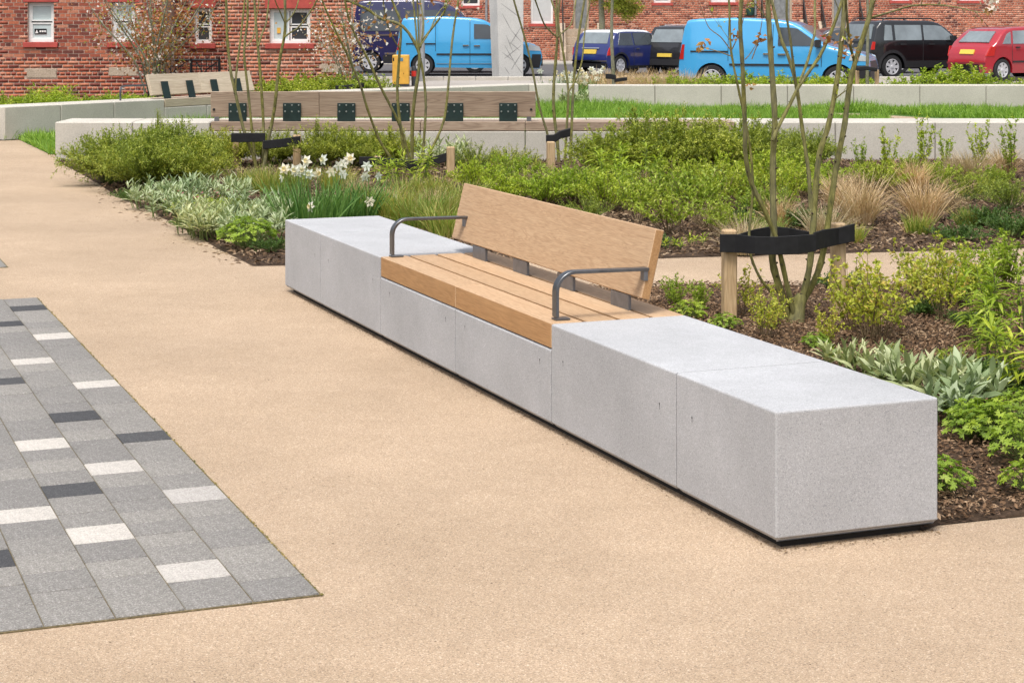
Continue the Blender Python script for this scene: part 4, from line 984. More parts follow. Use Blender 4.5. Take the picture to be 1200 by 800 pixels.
tie([(271,161.5,-.06),(290,161.5,-.08),(311,161,-.06)], 22.0, .105, .01, 'level black rubber tie, left of the two on the bare stemmed tree')
tie([(308,170,-.1),(330,168,-.1),(352,164,-.06)], 22.0, .10, .01, 'sloping black rubber tie, right of the two on the bare stemmed tree')
T650 = [ (0, -.2, .020, .011, [(643,170),(641,155),(632,125),(624,82),(615,45),(602,0)]),
 (.05, .1, .028, .016, [(655,190),(653,165),(649,130),(649,100),(652,62),(653,42)]),
 (0, .1, .018, .011, [(653,44),(651,15),(646,0)]), (.05, .3, .022, .013, [(662,190),(664,150),(666,107),(660,62),(654,25),(656,0)]),
 (.1, .4, .024, .013, [(668,190),(670,147),(672,100),(677,50),(685,0)]), (.1, .5, .014, .009, [(666,108),(674,95),(682,72),(685,40),(690,10)]),
 (0, -.3, .014, .009, [(652,43),(646,38),(637,27),(627,0)]), (.1, .4, .013, .008, [(654,43),(662,36),(670,27),(675,0)]) ]
multi_tree('multi_stem_tree', 'young multi stem tree strapped to a single stake right of the timber backrest', 22.4, (656, 190), T650, M_bark, 4, 1.4, 5, L_rose, 4, 0.035, True, .75)
stake(645.5, 166, 200, 9, 'pale timber stake under the strap of the tree right of the timber backrest')
tie([(640,163,-.08),(649,163,-.1),(656,158,-.1),(668,155,-.06)], 22.2, .10, .02, 'crumpled black rubber tie on the stake right of the timber backrest')
# blossom tree by the left building, and the small ones further back
def fan_tree(label, Y0, foot, n, topw, toppy, seed, leafs, r0=.02, name='multi_stem_tree', lean=0):
    r = random.Random(seed); st = []
    for i in range(n):
        fx = foot[0]+r.uniform(-8, 8); t = (i+.5)/n*2-1; tx = foot[0]+lean+t*topw+r.uniform(-6, 6); ty = toppy+abs(t)*18+r.uniform(-4, 8)
        pts = [(fx, foot[1]), (fx+(tx-fx)*.14, foot[1]*.72+ty*.28), (fx+(tx-fx)*.34+r.uniform(-2, 2), foot[1]*.45+ty*.55), (tx, ty)]
        st.append((r.uniform(-.2, .2), r.uniform(-.6, .6), r0, r0*.45, pts))
    root, off = multi_tree(name, label, Y0, foot, st, M_barkg, seed, 0.8, 5, None, knobs=False)
    for mat, cnt, size, nm, sd in leafs:
        rg = np.random.default_rng(sd); sp = []
        for _ in range(cnt):
            s = rg.integers(0, n); p = st[s][4]; a, b = p[-2], p[-1]; t = rg.uniform(-.2, 1.5); sp.append((a[0]+(b[0]-a[0])*t+rg.normal(0, 6), a[1]+(b[1]-a[1])*t+rg.normal(0, 8)))
        leaf_cluster(root, off, sp, Y0, 5, size, mat, sd, 0.22, nm)
    return root
fan_tree('bronze and white blossoming multi stem tree in front of the left brick building', 36.5, (180, 116), 15, 58, 12, 31, [(L_orange, 250, 0.075, 'spring_leaves', 1), (L_blossom, 160, 0.07, 'blossom', 2), (L_rose, 60, 0.06, 'young_leaves', 3)], .021)
fan_tree('small blossoming multi stem tree at the right corner of the left brick building', 38, (410, 106), 6, 26, 30, 32, [(L_orange, 90, 0.07, 'spring_leaves', 3), (L_blossom, 110, 0.07, 'blossom', 4)], .019, lean=-14)
tie([(154,114,0),(165,114,0),(176,113,0)], 36, .09, .02, 'low black rubber tie at the foot of the bronze blossom tree, left piece')
tie([(173,110,0),(182,111,0),(190,110,0)], 36, .09, .02, 'low black rubber tie at the foot of the bronze blossom tree, right piece')
tie([(393,103,0),(404,103,0),(427,99.5,0)], 37, .09, .02, 'black rubber tie at the foot of the small blossom tree near the corner')
def pole_tree(px, base, Y, rp, label, mat, seed, crown=None):
    r = random.Random(seed); x = (px-600)*Y/CAM_F; e = empty('young_tree', (x, Y, 0), 0, label, 'tree')
    pts = [Vector((r.gauss(0, .01)*i, r.gauss(0, .01)*i, i*.6)) for i in range(8)]; rr = rp*Y/CAM_F/2
    MB().tube(smooth_path(pts, 2), [rr*(1-.05*i) for i in range(15)], 8).build('trunk', mat, e, smooth=True)
    m = MB()
    for i in range(10):
        z = r.uniform(2.2, 4); a = r.uniform(0, 2*PI); d = Vector((math.cos(a), math.sin(a), .9)); m.tube([(0, 0, z), d*.4+Vector((0, 0, z)), d*.9+Vector((0, 0, z+.15))], [rr*.4, rr*.3, rr*.1], 5)
    m.build('branches', mat, e); return e
pole_tree(718.5, 92, 37.2, 5, 'slim young tree with straight trunk behind the back wall by the white roofed car', M_barkg, 41)
pole_tree(1016.5, 90, 37.5, 4.5, 'slim young tree with a straight trunk in front of the black four by four', M_barkg, 42)
tie([(709.5,89.5,0),(716,90,0),(722,91,0)], 36.9, .10, .02, 'black rubber tie on the slim tree by the white roofed car, left piece')
tie([(720,94.5,0),(728,93.5,0),(735,92.5,0)], 36.9, .07, .02, 'black rubber tie on the slim tree by the white roofed car, right piece')
tie([(1004,81,0),(1015,80,0),(1028,82,0)], 37.0, .08, .03, 'black rubber tie on the slim tree before the black four by four')
stake(1004.5, 83, 99, 4, 'short stake left of the slim tree before the black four by four', 37.1)
stake(1027.5, 82, 99, 4, 'short stake right of the slim tree before the black four by four', 37.1)
stake(733, 89, 99, 3.5, 'short stake right of the slim tree by the white roofed car', 37.1)
stake(713, 89, 99, 3.5, 'short stake left of the slim tree by the white roofed car', 37.1)

# ------------------------------------------------------------------ brick buildings
def brick_facade(root, x0, x1, z0, z1, holes, ch, bl, mat, singles=0, seed=0, depth=0.35, sing_box=None):
    """facade in the local x-z plane at y=0, facing -y; English garden wall bond"""
    r = np.random.default_rng(seed); rows = int((z1-z0)/ch); g = 0.017; B = []
    for j in range(rows):
        hd = (j % 4 == 3); L = bl/2 if hd else bl; x = x0-(0 if hd else (bl/2 if j % 2 else bl/4 if False else 0))
        if hd: x -= bl/4
        while x < x1:
            a, b = max(x, x0)+g/2, min(x+L, x1)-g/2; c, d = z0+j*ch+g/2, z0+(j+1)*ch-g/2
            x += L
            if b-a < 0.03: continue
            segs = [(a, b)]
            for hx0, hx1, hz0, hz1 in holes:
                if c >= hz1-0.02 or d <= hz0+0.02: continue
                ns = []
                for p, q in segs:
                    if q <= hx0 or p >= hx1: ns.append((p, q)); continue
                    if hx0-p > 0.04: ns.append((p, hx0-0.004))
                    if q-hx1 > 0.04: ns.append((hx1+0.004, q))
                segs = ns
            for p, q in segs: B.append((p, q, c, d))
    B = np.array(B); full = np.abs((B[:, 1]-B[:, 0])-(bl-g)) < 1e-4; half = np.abs((B[:, 1]-B[:, 0])-(bl/2-g)) < 1e-4
    idx = []
    if singles:
        cand = np.where((full | half) & (B[:, 0] > sing_box[0]) & (B[:, 1] < sing_box[1]) & (B[:, 2] > sing_box[2]) & (B[:, 3] < sing_box[3]))[0]
        idx = list(cand[:singles])
        mf = MB().box((0, -0.008, 0), (bl-0.017, 0.02, ch-0.017)).mesh('brick', M_brick1); mh = MB().box((0, -0.008, 0), (bl/2-0.017, 0.02, ch-0.017)).mesh('brick', M_brick1)
        for i in idx: link('brick', mf if full[i] else mh, root, (B[i, 0], r.uniform(-.002, .002), B[i, 2]))
    rest = np.ones(len(B), bool); rest[idx] = False; B = B[rest]; n = len(B)
    y = -0.005-r.uniform(0, 0.004, n); o = np.full(n, 0.02)
    c = lambda a, b, d: np.stack([a, b, d], 1)
    V = np.stack([c(B[:,0], y, B[:,2]), c(B[:,1], y, B[:,2]), c(B[:,1], y, B[:,3]), c(B[:,0], y, B[:,3]), c(B[:,0], o, B[:,2]), c(B[:,1], o, B[:,2]), c(B[:,1], o, B[:,3]), c(B[:,0], o, B[:,3])], 1).reshape(-1, 3)
    b = (np.arange(n)*8)[:, None]
    F = np.concatenate([b+[0,1,2,3], b+[1,5,6,2], b+[4,0,3,7], b+[3,2,6,7], b+[4,5,1,0]])
    o = link('brickwork', arr_mesh('brickwork', V, F, mat), root); o['kind'] = 'stuff'
    # mortar wall with openings: a slab made of strips around the holes
    m = MB(); xs = sorted({x0, x1, *[h[0] for h in holes], *[h[1] for h in holes]}); zs = sorted({z0, z1, *[h[2] for h in holes], *[h[3] for h in holes]})
    xs = [q for q in xs if x0 <= q <= x1]; zs = [q for q in zs if z0 <= q <= z1]
    for a, b_ in zip(xs, xs[1:]):
        for c_, d_ in zip(zs, zs[1:]):
            mx, mz = (a+b_)/2, (c_+d_)/2
            if any(h[0] < mx < h[1] and h[2] < mz < h[3] for h in holes): continue
            m.box((a, 0.0, c_), (b_, depth, d_))
    m.build('wall', M_mortar, root)
def sash_window(root, x0, x1, z0, z1, panes, y=0.09, lights=((0, 1, 0, .48), (0, 1, .52, 1)), fw=0.05, mats=None, sill=True, lintel=True, reveal=None):
    m = MB()
    m.box((x0, y, z0), (x0+fw, y+.06, z1)); m.box((x1-fw, y, z0), (x1, y+.06, z1)); m.box((x0+fw, y+.002, z0), (x1-fw, y+.06, z0+fw*1.2)); m.box((x0+fw, y+.002, z1-fw), (x1-fw, y+.06, z1))
    f = m.build('window', M_white, root); ix0, ix1, iz0, iz1 = x0+fw, x1-fw, z0+fw*1.2, z1-fw
    for k, (a, b, c, d) in enumerate(lights):
        p0, p1, q0, q1 = ix0+(ix1-ix0)*a, ix0+(ix1-ix0)*b, iz0+(iz1-iz0)*c, iz0+(iz1-iz0)*d
        s = MB(); w = fw*.6
        s.box((p0, y+.01, q0), (p0+w, y+.05, q1)); s.box((p1-w, y+.01, q0), (p1, y+.05, q1)); s.box((p0+w, y+.012, q0), (p1-w, y+.05, q0+w)); s.box((p0+w, y+.012, q1-w), (p1-w, y+.05, q1))
        s.build('sash', M_white, f)
        MB().box((p0+w, y+.03, q0+w), (p1-w, y+.036, q1-w)).build('pane', (mats or [M_glass])[k % len(mats or [1])], f)
    bk = MB().box((x0-.02, y+.2, z0-.02), (x1+.02, y+.22, z1+.02)).build('room_back', M_hole, f)
    if sill: bbox('sill', (x0-.09, -.055, z0-.115), (x1+.09, y+.03, z0-.004), M_redp, root, .006)
    if lintel: bbox('lintel', (x0-.10, -.02, z1+.004), (x1+.10, y+.05, z1+.26), M_redp, root, .006)
    return f
# left building: main face, recessed bay, right-hand wing
YL = 40.0; SL = CAM_F/YL
def XL(px, Y=YL): return (px-600)*Y/CAM_F
def ZL(py, Y=YL): return CAM_H-(py-HOR)*Y/CAM_F
hb = empty('brick_building', (0, YL, 0), 0, 'red brick building on the left with small white framed windows and red sills', 'building')
Z1 = 3.4
wa = (XL(32.5), XL(63), ZL(49.5), ZL(3)); wb = (XL(131), XL(158), ZL(49.5), ZL(3))
YR, YW = YL+1.5, YL+0.25
wc = (XL(228, YR), XL(248, YR), ZL(51, YR), ZL(10, YR)); wd = (XL(316), XL(363.5), ZL(51), ZL(10.5))
stone = [(XL(31.5), XL(66.5), ZL(91.5), ZL(81)), (XL(127.5), XL(161), ZL(89), ZL(79)), (XL(376.5), XL(402), ZL(85), ZL(75))]
def hole(w, z1=True): return (w[0]-.0, w[1]+.0, w[2]-.11, w[3]+.255)
CH, BL = 0.078, 0.232
brick_facade(hb, -16, XL(190), 0.0, Z1+.6, [hole(wa), hole(wb), stone[0], stone[1]], CH, BL, M_brick, 300, 1, sing_box=(XL(0), XL(190), .9, 3.0))
rc = empty('recess_frame', (0, 0, 0)); bpy.data.objects.remove(rc)
def sub_facade(y, *a, **k):
    e = empty('facade', (0, y, 0)); e.parent = hb; brick_facade(e, *a, **k); return e
f2 = sub_facade(1.5, XL(188, YR), XL(268, YR), 0, Z1+.6, [hole(wc)], CH, BL, M_brick, 0, 2)
f3 = sub_facade(0, XL(266.5), XL(412), 0, Z1+.6, [hole(wd), stone[2]], CH, BL, M_brickw, 0, 3)
MB().box((XL(190)-.3, .02, 0), (XL(190)-.002, 1.5, Z1+.6)).build('return_wall', M_mortar, hb)
sash_window(hb, *wa, None, mats=[M_glassp, M_glassp]); sash_window(hb, *wb, None, mats=[M_glassp, M_glassp])
sash_window(f2, *wc, None, mats=[M_glass, M_glass], fw=.045)
sash_window(f3, *wd, None, mats=[M_glassp, M_glass, M_glass], lights=((0, .47, 0, 1), (.5, 1, 0, .48), (.5, 1, .52, 1)))
for s in stone[:2]: bbox('stone_panel', (s[0]+.004, -.014, s[2]), (s[1]-.004, .1, s[3]), M_stone, hb, .005)
bbox('stone_panel', (stone[2][0], -.014, stone[2][2]), (stone[2][1], .1, stone[2][3]), M_stone, f3, .005)
# sticker in the lower sash of the leftmost window, and a yellow one in the wide window
stx = XL(46); stz = ZL(37)
MB().box((stx-.13, .105, stz-.055), (stx+.13, .113, stz+.055)).build('window_sticker', M_black, hb)
m = MB(); m.add([(stx-.115, .1035, stz-.04), (stx-.045, .1035, stz-.04), (stx-.08, .1035, stz+.035)], [(0, 1, 2)])
for k in range(3): m.box((stx-.02+.05*k, .103, stz-.02), (stx+.018+.05*k, .1045, stz+.02))
m.build('sticker_marks', M_white, hb)
MB().box((XL(325)-.02, .104, ZL(36)-.06), (XL(327)+.02, .112, ZL(36)+.06)).build('yellow_notice', M_yel, hb)
MB().tube([(XL(189.5, YR), .0, 0), (XL(189.5, YR), .0, Z1+.6)], .045, 8).build('downpipe', M_iron, f2)
sw = MB().prism([(XL(412)+.002, .005), (XL(412)-5.2, 17), (XL(412)-5.5, 17), (XL(412)-.3, .005)], 0, Z1+.6).build('side_wall', M_mortar, hb)
bbox('roof_slab', (-16.2, -.3, Z1+.6), (XL(412)-5.3, 16, Z1+.85), plain('slate', (.07, .07, .08), .7), hb, .02)
# railing in front of the recess
rl = empty('railing', (XL(191, 39), 39.0, 0), 0, 'black iron railing with crossed bars before the recessed brick bay', 'railing')
Lr = XL(257, 39)-XL(191, 39); zt = ZL(70.5, 39); zb = .30; m = MB()
m.tube([(0, 0, zt), (Lr, 0, zt)], .02, 6); m.tube([(0, 0, zt-.13), (Lr, 0, zt-.13)], .012, 6); m.tube([(0, 0, zb), (Lr, 0, zb)], .015, 6); m.build('rails', M_iron, rl)
for k in (0, .5, 1): MB().tube([(Lr*k, 0, 0), (Lr*k, 0, zt+.02)], .03, 6).build('post', M_iron, rl)
for k in range(11): MB().tube([(Lr*(k+.5)/11, 0, zb), (Lr*(k+.5)/11, 0, zt)], .009, 5).build('bar', M_iron, rl)
for a, b in ((.05, .4), (.4, .05), (.6, .95), (.95, .6)): MB().tube([(Lr*a, .0, zb+.1), (Lr*(a+b)/2, 0, (zb+zt)/2+.1*(1 if a < b else -1)), (Lr*b, .0, zt-.05)], .014, 5).build('scroll_bar', M_iron, rl)

# back terrace of brick houses
YB = 76.0
def XB(px): return (px-600)*YB/CAM_F
def ZB(py): return CAM_H-(py-HOR)*YB/CAM_F
tb = empty('brick_terrace', (0, YB, 0), 0, 'long red brick terrace behind the parked cars with doorsteps and red sills', 'building')
ZT = 4.6
wins = [(XB(541), XB(562), ZB(7), ZB(-40)), (XB(622), XB(648), ZB(28), ZB(-30)), (XB(766), XB(786), ZB(3.5), ZB(-45)), (XB(833), XB(862), ZB(3), ZB(-45)),
        (XB(1045), XB(1066), ZB(1), ZB(-45)), (XB(1124), XB(1150), ZB(1), ZB(-45))]
doors = [(XB(672), XB(690), ZB(34), ZB(-45)), (XB(905), XB(928), ZB(30), ZB(-45)), (XB(975), XB(994), ZB(32), ZB(-45))]
hol = [(w[0], w[1], w[2]-.11, min(w[3], ZT)) for w in wins]+[(d[0], d[1], d[2], min(d[3], ZT)) for d in doors]
brick_facade(tb, XB(380), 28, 0.0, ZT, hol, 0.085, 0.25, M_brickw, 0, 7)
for i, w_ in enumerate(wins):
    w_ = (w_[0], w_[1], w_[2], ZT-.02)
    sash_window(tb, *w_, None, mats=[plain('boarded_panel', (.52, .53, .52), .6, var=.06)] if i == 1 else [M_glass, M_glassp], lintel=False)
for d in doors:
    fr = MB(); fr.box((d[0], .05, d[2]), (d[0]+.08, .15, ZT)); fr.box((d[1]-.08, .05, d[2]), (d[1], .15, ZT)); fo = fr.build('door_frame', M_stone, tb)
    MB().box((d[0]+.08, .09, d[2]), (d[1]-.08, .13, ZT)).build('door', plain('grey_door_paint', (.20, .21, .21), .5, var=.3), fo)
    n = 4; hh = d[2]/n
    for k in range(n): bbox('doorstep', (d[0]-.35-.0, -.35*(n-k), hh*k+.001), (d[1]+.35, .0-.011, hh*(k+1)), M_stone, tb, .01)
    for xx in (d[0]-.45, d[1]+.45): 
        me = MB().add([(xx-.12, -1.6, .05), (xx+.12, -1.6, .05), (xx+.12, -.012, .05), (xx-.12, -.012, .05), (xx-.12, -1.6, .4), (xx+.12, -1.6, .4), (xx+.12, -.012, d[2]+.25), (xx-.12, -.012, d[2]+.25)],
          [(0,3,2,1),(4,5,6,7),(0,1,5,4),(1,2,6,5),(2,3,7,6),(3,0,4,7)]).mesh('step_wall', M_stone); bevel_mesh(me, .02); link('step_wall', me, tb)
    for s in (-.45, .45):
        m = MB(); xx = d[0] if s < 0 else d[1]; xx += s
        m.tube([(xx, -1.5, 1.1), (xx, -.05, d[2]+1.15)], .025, 6)
        for k in range(9): t = k/8; m.tube([(xx, -1.5+1.45*t, .4+(d[2]-.15)*t), (xx, -1.5+1.45*t, 1.1+(d[2]+.05)*t)], .014, 5)
        m.build('handrail', M_iron, tb)
bbox('upper_wall', (XB(380), .005, ZT+.001), (28, .5, 7.5), M_brick1, tb, .002)
MB().tube([(XB(570), -.06, 0), (XB(570), -.06, 7)], .05, 8).build('downpipe', M_lamp, tb)
MB().tube([(XB(885), -.06, 0), (XB(885), -.06, 7)], .05, 8).build('downpipe', M_lamp, tb)
pot = empty('flower_pot', (XB(879), YB-.035, ZB(18)), 0, 'dark green window box with white flowers on the brick terrace', 'pot')
MB().lathe([(.0, 0), (.14, 0), (.2, .3), (.17, .3), (.0, .27)], 12).build('pot', plain('green_pot', (.02, .08, .06), .5), pot, smooth=True)
rg = np.random.default_rng(4); P = rg.normal(0, .13, (60, 3))+[0, 0, .42]; V, F = leafq(P, rg.normal(0, 1, (60, 3)), rg.normal(0, 1, (60, 3)), np.full(60, .1), np.full(60, .07)); link('foliage', arr_mesh('foliage', V, F, L_mid), pot)
P = rg.normal(0, .12, (25, 3))+[0, 0, .5]; V, F = leafq(P, rg.normal(0, 1, (25, 3)), rg.normal(0, 1, (25, 3)), np.full(25, .09), np.full(25, .08)); link('blooms', arr_mesh('blooms', V, F, L_petal), pot)
bbox('pot_bracket', (-.25, -.22, -.03), (.25, .02, -.002), M_iron, pot, .004)
# conifer hanging into view in front of the terrace
ct = empty('pine_tree', ((704-600)*73/CAM_F, 73, 0), 0, 'dark green pine with a thin trunk in front of the brick terrace', 'tree')
MB().tube([(0, 0, 0), (.05, 0, 1.5), (0, .1, 3), (.1, 0, 5)], [.13, .12, .1, .06], 8).build('trunk', M_barkg, ct, smooth=True)
rg = np.random.default_rng(9); m = MB(); PP = []
for k in range(26):
    z = rg.uniform(2.2, 5.2); a = rg.uniform(0, 2*PI); L = rg.uniform(.6, 1.5); tip = np.array([math.cos(a)*L, math.sin(a)*L*.8, z-rg.uniform(0, .6)])
    if k < 5: tip = np.array([1.05+.12*k, -.1, 1.75+.1*k]); z = 2.7
    m.tube([(0, 0, z), tuple(np.array([0, 0, z])*.4+tip*.6+[0, 0, .12]), tuple(tip)], [.03, .02, .008], 5)
    for j in range(7): PP.append(np.array([0, 0, z])*(1-(.5+j/12))+tip*(.5+j/12)+rg.normal(0, .1, (55, 3)))
m.build('branches', M_barkg, ct); P = np.concatenate(PP); n = len(P); D = rg.normal(0, .6, (n, 3)); N = rg.normal(0, 1, (n, 3))
V, F = leafq(P, D, N, np.full(n, .13), np.full(n, .03), simple=True); link('crown', arr_mesh('crown', V, F, L_dark), ct)

# ------------------------------------------------------------------ street furniture
def bollard(px, ptop, pbase, label):
    x, y = G(px, pbase); z = CAM_H-(ptop-HOR)*y/CAM_F
    e = empty('bollard', (x, y, 0), 0, label, 'bollard', 'charcoal bollards with a red band')
    MB().lathe([(.062, 0), (.062, z-.03), (.05, z-.005), (0, z)], 16).build('post', M_bollard, e, smooth=True)
    MB().lathe([(.0645, z-.27), (.0645, z-.13)], 16).build('band', M_redband, e)
bollard(75.5, 87, 109, 'charcoal bollard with a red band standing before the leftmost brick wall')
bollard(299.5, 82, 108, 'charcoal bollard with a red band between the wall seat and the white window')
bollard(485, 77.5, 101, 'charcoal bollard with a red band beside the yellow bin')
x, y = G(470, 101.5); k = y/CAM_F
bn = empty('litter_bin', (x, y, 0), 0, 'yellow upright litter bin with a small blue label near the parked vans', 'bin')
hB = (101.5-64.5)*k; wB = 19.5*k/2
bbox('body', (-wB, -.2, .06), (wB, .2, hB), M_yel, bn, .035, 3); bbox('base', (-wB*.97, -.19, 0), (wB*.97, .19, .058), M_bollard, bn, .01)
bbox('slot', (-wB+.015, -.204, hB-.16), (-wB+.05, -.19, hB-.07), M_hole, bn, .002); bbox('label_plate', (-wB*.25, -.206, hB-.16), (wB*.3, -.196, hB-.07), plain('blue_label', (.12, .25, .34), .4), bn, .002)
bbox('badge', (wB*.3, -.206, .32), (wB*.42, -.197, .36), plain('ochre_badge', (.35, .17, .02), .5), bn, .002)
x, y = G(486, 97); lp = empty('lamp_post', (x+.15, y+1, 0), 0, 'slim grey lamp post rising behind the yellow bin', 'lamp post')
MB().lathe([(.085, 0), (.085, 1.0), (.07, 1.05), (.068, 5)], 14).build('shaft', M_lamp, lp, smooth=True)
MB().tube([(0, 0, 5), (0, -.2, 5.3), (0, -.9, 5.4)], [.066, .05, .04], 8).build('arm', M_lamp, lp, smooth=True); bbox('lamp_head', (-.12, -1.4, 5.33), (.12, -.85, 5.43), M_lamp, lp, .03)
# white carved pillar
x0, y0 = G(585, 90.5); x1, _ = G(613, 90)
pl = empty('pillar', ((x0+x1)/2, y0, 0), 0, 'tall white stone pillar with carved crossing lines in front of the blue van', 'pillar')
wp = (x1-x0)/2; sp_ = .36
pb = MB().add([(-wp, 0, 0), (wp, 0, 0), (wp-.02, .5, 0), (-wp-sp_*.6, .42, 0), (-wp-.12, 0, 4.5), (wp+.02, 0, 4.5), (wp, .5, 4.5), (-wp-.12-sp_*.8, .42, 4.5)], [(0,3,2,1),(4,5,6,7),(0,1,5,4),(1,2,6,5),(2,3,7,6),(3,0,4,7)]).mesh('shaft', M_pillar)
bevel_mesh(pb, .012); link('shaft', pb, pl)
m = MB(); rr_ = random.Random(12)
def groove(a, b, w_=.012):
    a = Vector((a[0], -.003, a[1])); b = Vector((b[0], -.003, b[1])); d = (b-a).normalized(); s = Vector((-d.z, 0, d.x))*w_
    m.add([a-s*.3, a+s*.3, (a+b)/2+s, b+s*.4, b-s*.4, (a+b)/2-s], [(0, 1, 2, 3, 4, 5)])
for a, b in (((-.27, 1.9), (.0, 1.4)), ((.0, 1.4), (.3, 1.05)), ((.3, 1.5), (-.05, .95)), ((-.15, 1.25), (.05, .75)), ((.3, .95), (-.2, .55)), ((-.2, .95), (.15, .35)), ((.15, .35), (.32, .12)), ((-.28, .75), (.05, .5)), ((.3, .7), (.0, .22)), ((-.2, .3), (-.05, .08)), ((-.05, 1.05), (.25, .8)), ((-.3, 2.2), (.3, 1.75))): groove(a, b)
m.build('carved_lines', plain('carved_shadow_grey', (.27, .265, .255), .9), pl)

# ------------------------------------------------------------------ vehicles
M_tyre = plain('tyre_rubber', (.018, .018, .019), .8); M_rim = plain('alloy_rim', (.62, .62, .64), .4, .3); M_cg = plain('car_glass', (.035, .043, .05), .05, 0, 1.0, var=.3, vs=1.2)  # car glass: tone noise imitates reflections and shapes inside
M_cgl = plain('car_glass_painted_reflection', (.20, .235, .25), .06, 0, 1.0, var=.3, vs=1.2); M_trim = plain('black_trim', (.02, .02, .022), .45); M_tail = plain('red_lens', (.45, .02, .015), .2); M_head = plain('clear_lens', (.62, .65, .66), .12, .2)  # pale car glass: whitish reflections put into the base colour
M_pyel = plain('yellow_number_plate', (.68, .48, .07), .4); M_chrome = plain('chrome', (.6, .6, .62), .15, 1)
def paint(n, c, metal=.0): return plain(n, c, .28, metal, .5, 1.0)
class Car:
    """profile: closed outline [(x, z)...] counter-clockwise seen from the right side (+x = front); side windows etc. in the same plane"""
    def __init__(s, name, label, cat, loc, rz, prof, W, belt, tk, wheels, wr, pm, roofm=None):
        s.e = empty(name, loc, rz, label, cat); s.W = W; s.belt = belt; s.tk = tk
        s.prof = prof
        up = list(prof[1:])+[prof[0]]; cut = [up[0]]
        for (ax, az), (bx, bz) in zip(up, up[1:]):
            L_ = math.hypot(bx-ax, bz-az); q_ = min(.3, .14/max(L_, .01)); q2 = q_*.4
            cut += [(ax+(bx-ax)*q_, az+(bz-az)*q_), (bx-(bx-ax)*q_, bz-(bz-az)*q_)]
        cut = [up[0]]+cut[1:]+[up[-1]]
        def at(x, pts, fn):
            zs = []
            for (ax, az), (bx, bz) in zip(pts, pts[1:]):
                if min(ax, bx)-1e-6 <= x <= max(ax, bx)+1e-6: zs += [az+(bz-az)*((x-ax)/(bx-ax) if abs(bx-ax) > 1e-6 else 0)] + ([bz] if abs(bx-ax) <= 1e-6 else [])
            return fn(zs) if zs else None
        xa, xb = min(p[0] for p in prof), max(p[0] for p in prof)
        loop = cut+[cut[0]]
        xs = {xa+.0005, xb-.0005}; x = xa
        while x < xb: xs.add(x+.001); x += .03 if (x-xa < .3 or xb-x < .35) else .09
        for wx in wheels:
            R_ = wr*1.15
            for k in range(15): xs.add(wx+R_*math.cos(PI*k/14)*.9999)
            xs |= {wx-R_-.004, wx+R_+.004}
        for px_, pz_ in cut: xs.add(min(max(px_, xa+.0006), xb-.0006))
        xs = sorted(xs); xs = [v for k_, v in enumerate(xs) if k_ == 0 or v-xs[k_-1] > .0025]
        V = []; NR = 9; n_ring = None
        for x in xs:
            zt = at(x, loop, max); zb = at(x, loop, min)
            if zt is None: zt = zb = .5
            for wx in wheels:
                d = abs(x-wx); R_ = wr*1.15
                if d < R_: zb = max(zb, wr+math.sqrt(R_*R_-d*d))
            zt = max(zt, zb+.02); r = min(.09, (zt-zb)*.4); h1 = zt-r; ring = []
            ring.append((max(.05, s.half(x, zb, prof)-.22), zb)); 
            zz = sorted([zb+(h1-zb)*k/(NR-1) for k in range(NR)])
            if zb < belt < h1: kk = min(range(1, NR-1), key=lambda q: abs(zz[q]-belt)); zz[kk] = belt
            for z in zz: ring.append((s.half(x, z, prof), z))
            hy = s.half(x, h1, prof)
            for t in (.3, .62, .95, 1.3): ring.append((hy-r*1.1*(1-math.cos(t)), h1+r*math.sin(t)))
            yy, zc = ring[-1]
            for f_ in (.66, .33, 0.0): ring.append((yy*f_, zt+(zc-zt)*f_*f_+.012*(1-f_*f_)))
            full = [(y, z) for y, z in ring]+[(-y, z) for y, z in ring[-2::-1]]
            n_ring = len(full); V += [(x, y, z) for y, z in full]
        nc = len(xs); F = [(i_*n_ring+j_, i_*n_ring+j_+1, (i_+1)*n_ring+j_+1, (i_+1)*n_ring+j_) for i_ in range(nc-1) for j_ in range(n_ring-1)]
        F += [tuple(range(n_ring)), tuple(range((nc-1)*n_ring, nc*n_ring))]
        me = MB().add(V, F).mesh('body', pm)
        if roofm:
            me.materials.append(roofm[0])
            for p in me.polygons:
                if p.center.z > roofm[1] and p.normal.z > .3: p.material_index = 1
        smooth_angle(me, 42); link('body', me, s.e)
        # dark underside tub that fills the arches
        x0, x1 = min(p[0] for p in prof)+.25, max(p[0] for p in prof)-.25
        zb = prof[0][1]; MB().box((x0, -W/2+.24, zb+.0), (x1, W/2-.24, belt-.22)).build('underbody', M_trim, s.e)
        for wx in wheels:
            for sd in (-1, 1): s.wheel(wx, sd, wr)
    def half(s, x, z, prof):
        W = s.W/2; xs = [p[0] for p in prof]; a, b = min(xs), max(xs)
        y = W-max(0, z-s.belt)*s.tk
        if z < .35: y -= (.35-z)*.15
        e = min(x-a, b-x)
        if e < .5: y -= (.5-e)**2*.6
        return y
    def yo(s, x, z): return s.half(x, z, s.prof)
    def wheel(s, wx, sd, wr):
        M = Matrix.Translation((wx, sd*(s.W/2-.10), wr)) @ Matrix.Rotation(-sd*PI/2, 4, 'X')
        t = MB().lathe([(wr*.62, -.09), (wr*.93, -.095), (wr, -.07), (wr, .06), (wr*.94, .085), (wr*.66, .085), (wr*.62, .06)], 28, 0, M).build('tyre', M_tyre, s.e, smooth=True)
        m = MB().lathe([(wr*.66, .075), (wr*.60, .08), (wr*.56, .03), (wr*.2, .015), (0, .015)], 24, 1, M)
        m.lathe([(wr*.67, .082), (wr*.6, .086), (wr*.57, .06)], 24, 0, M)
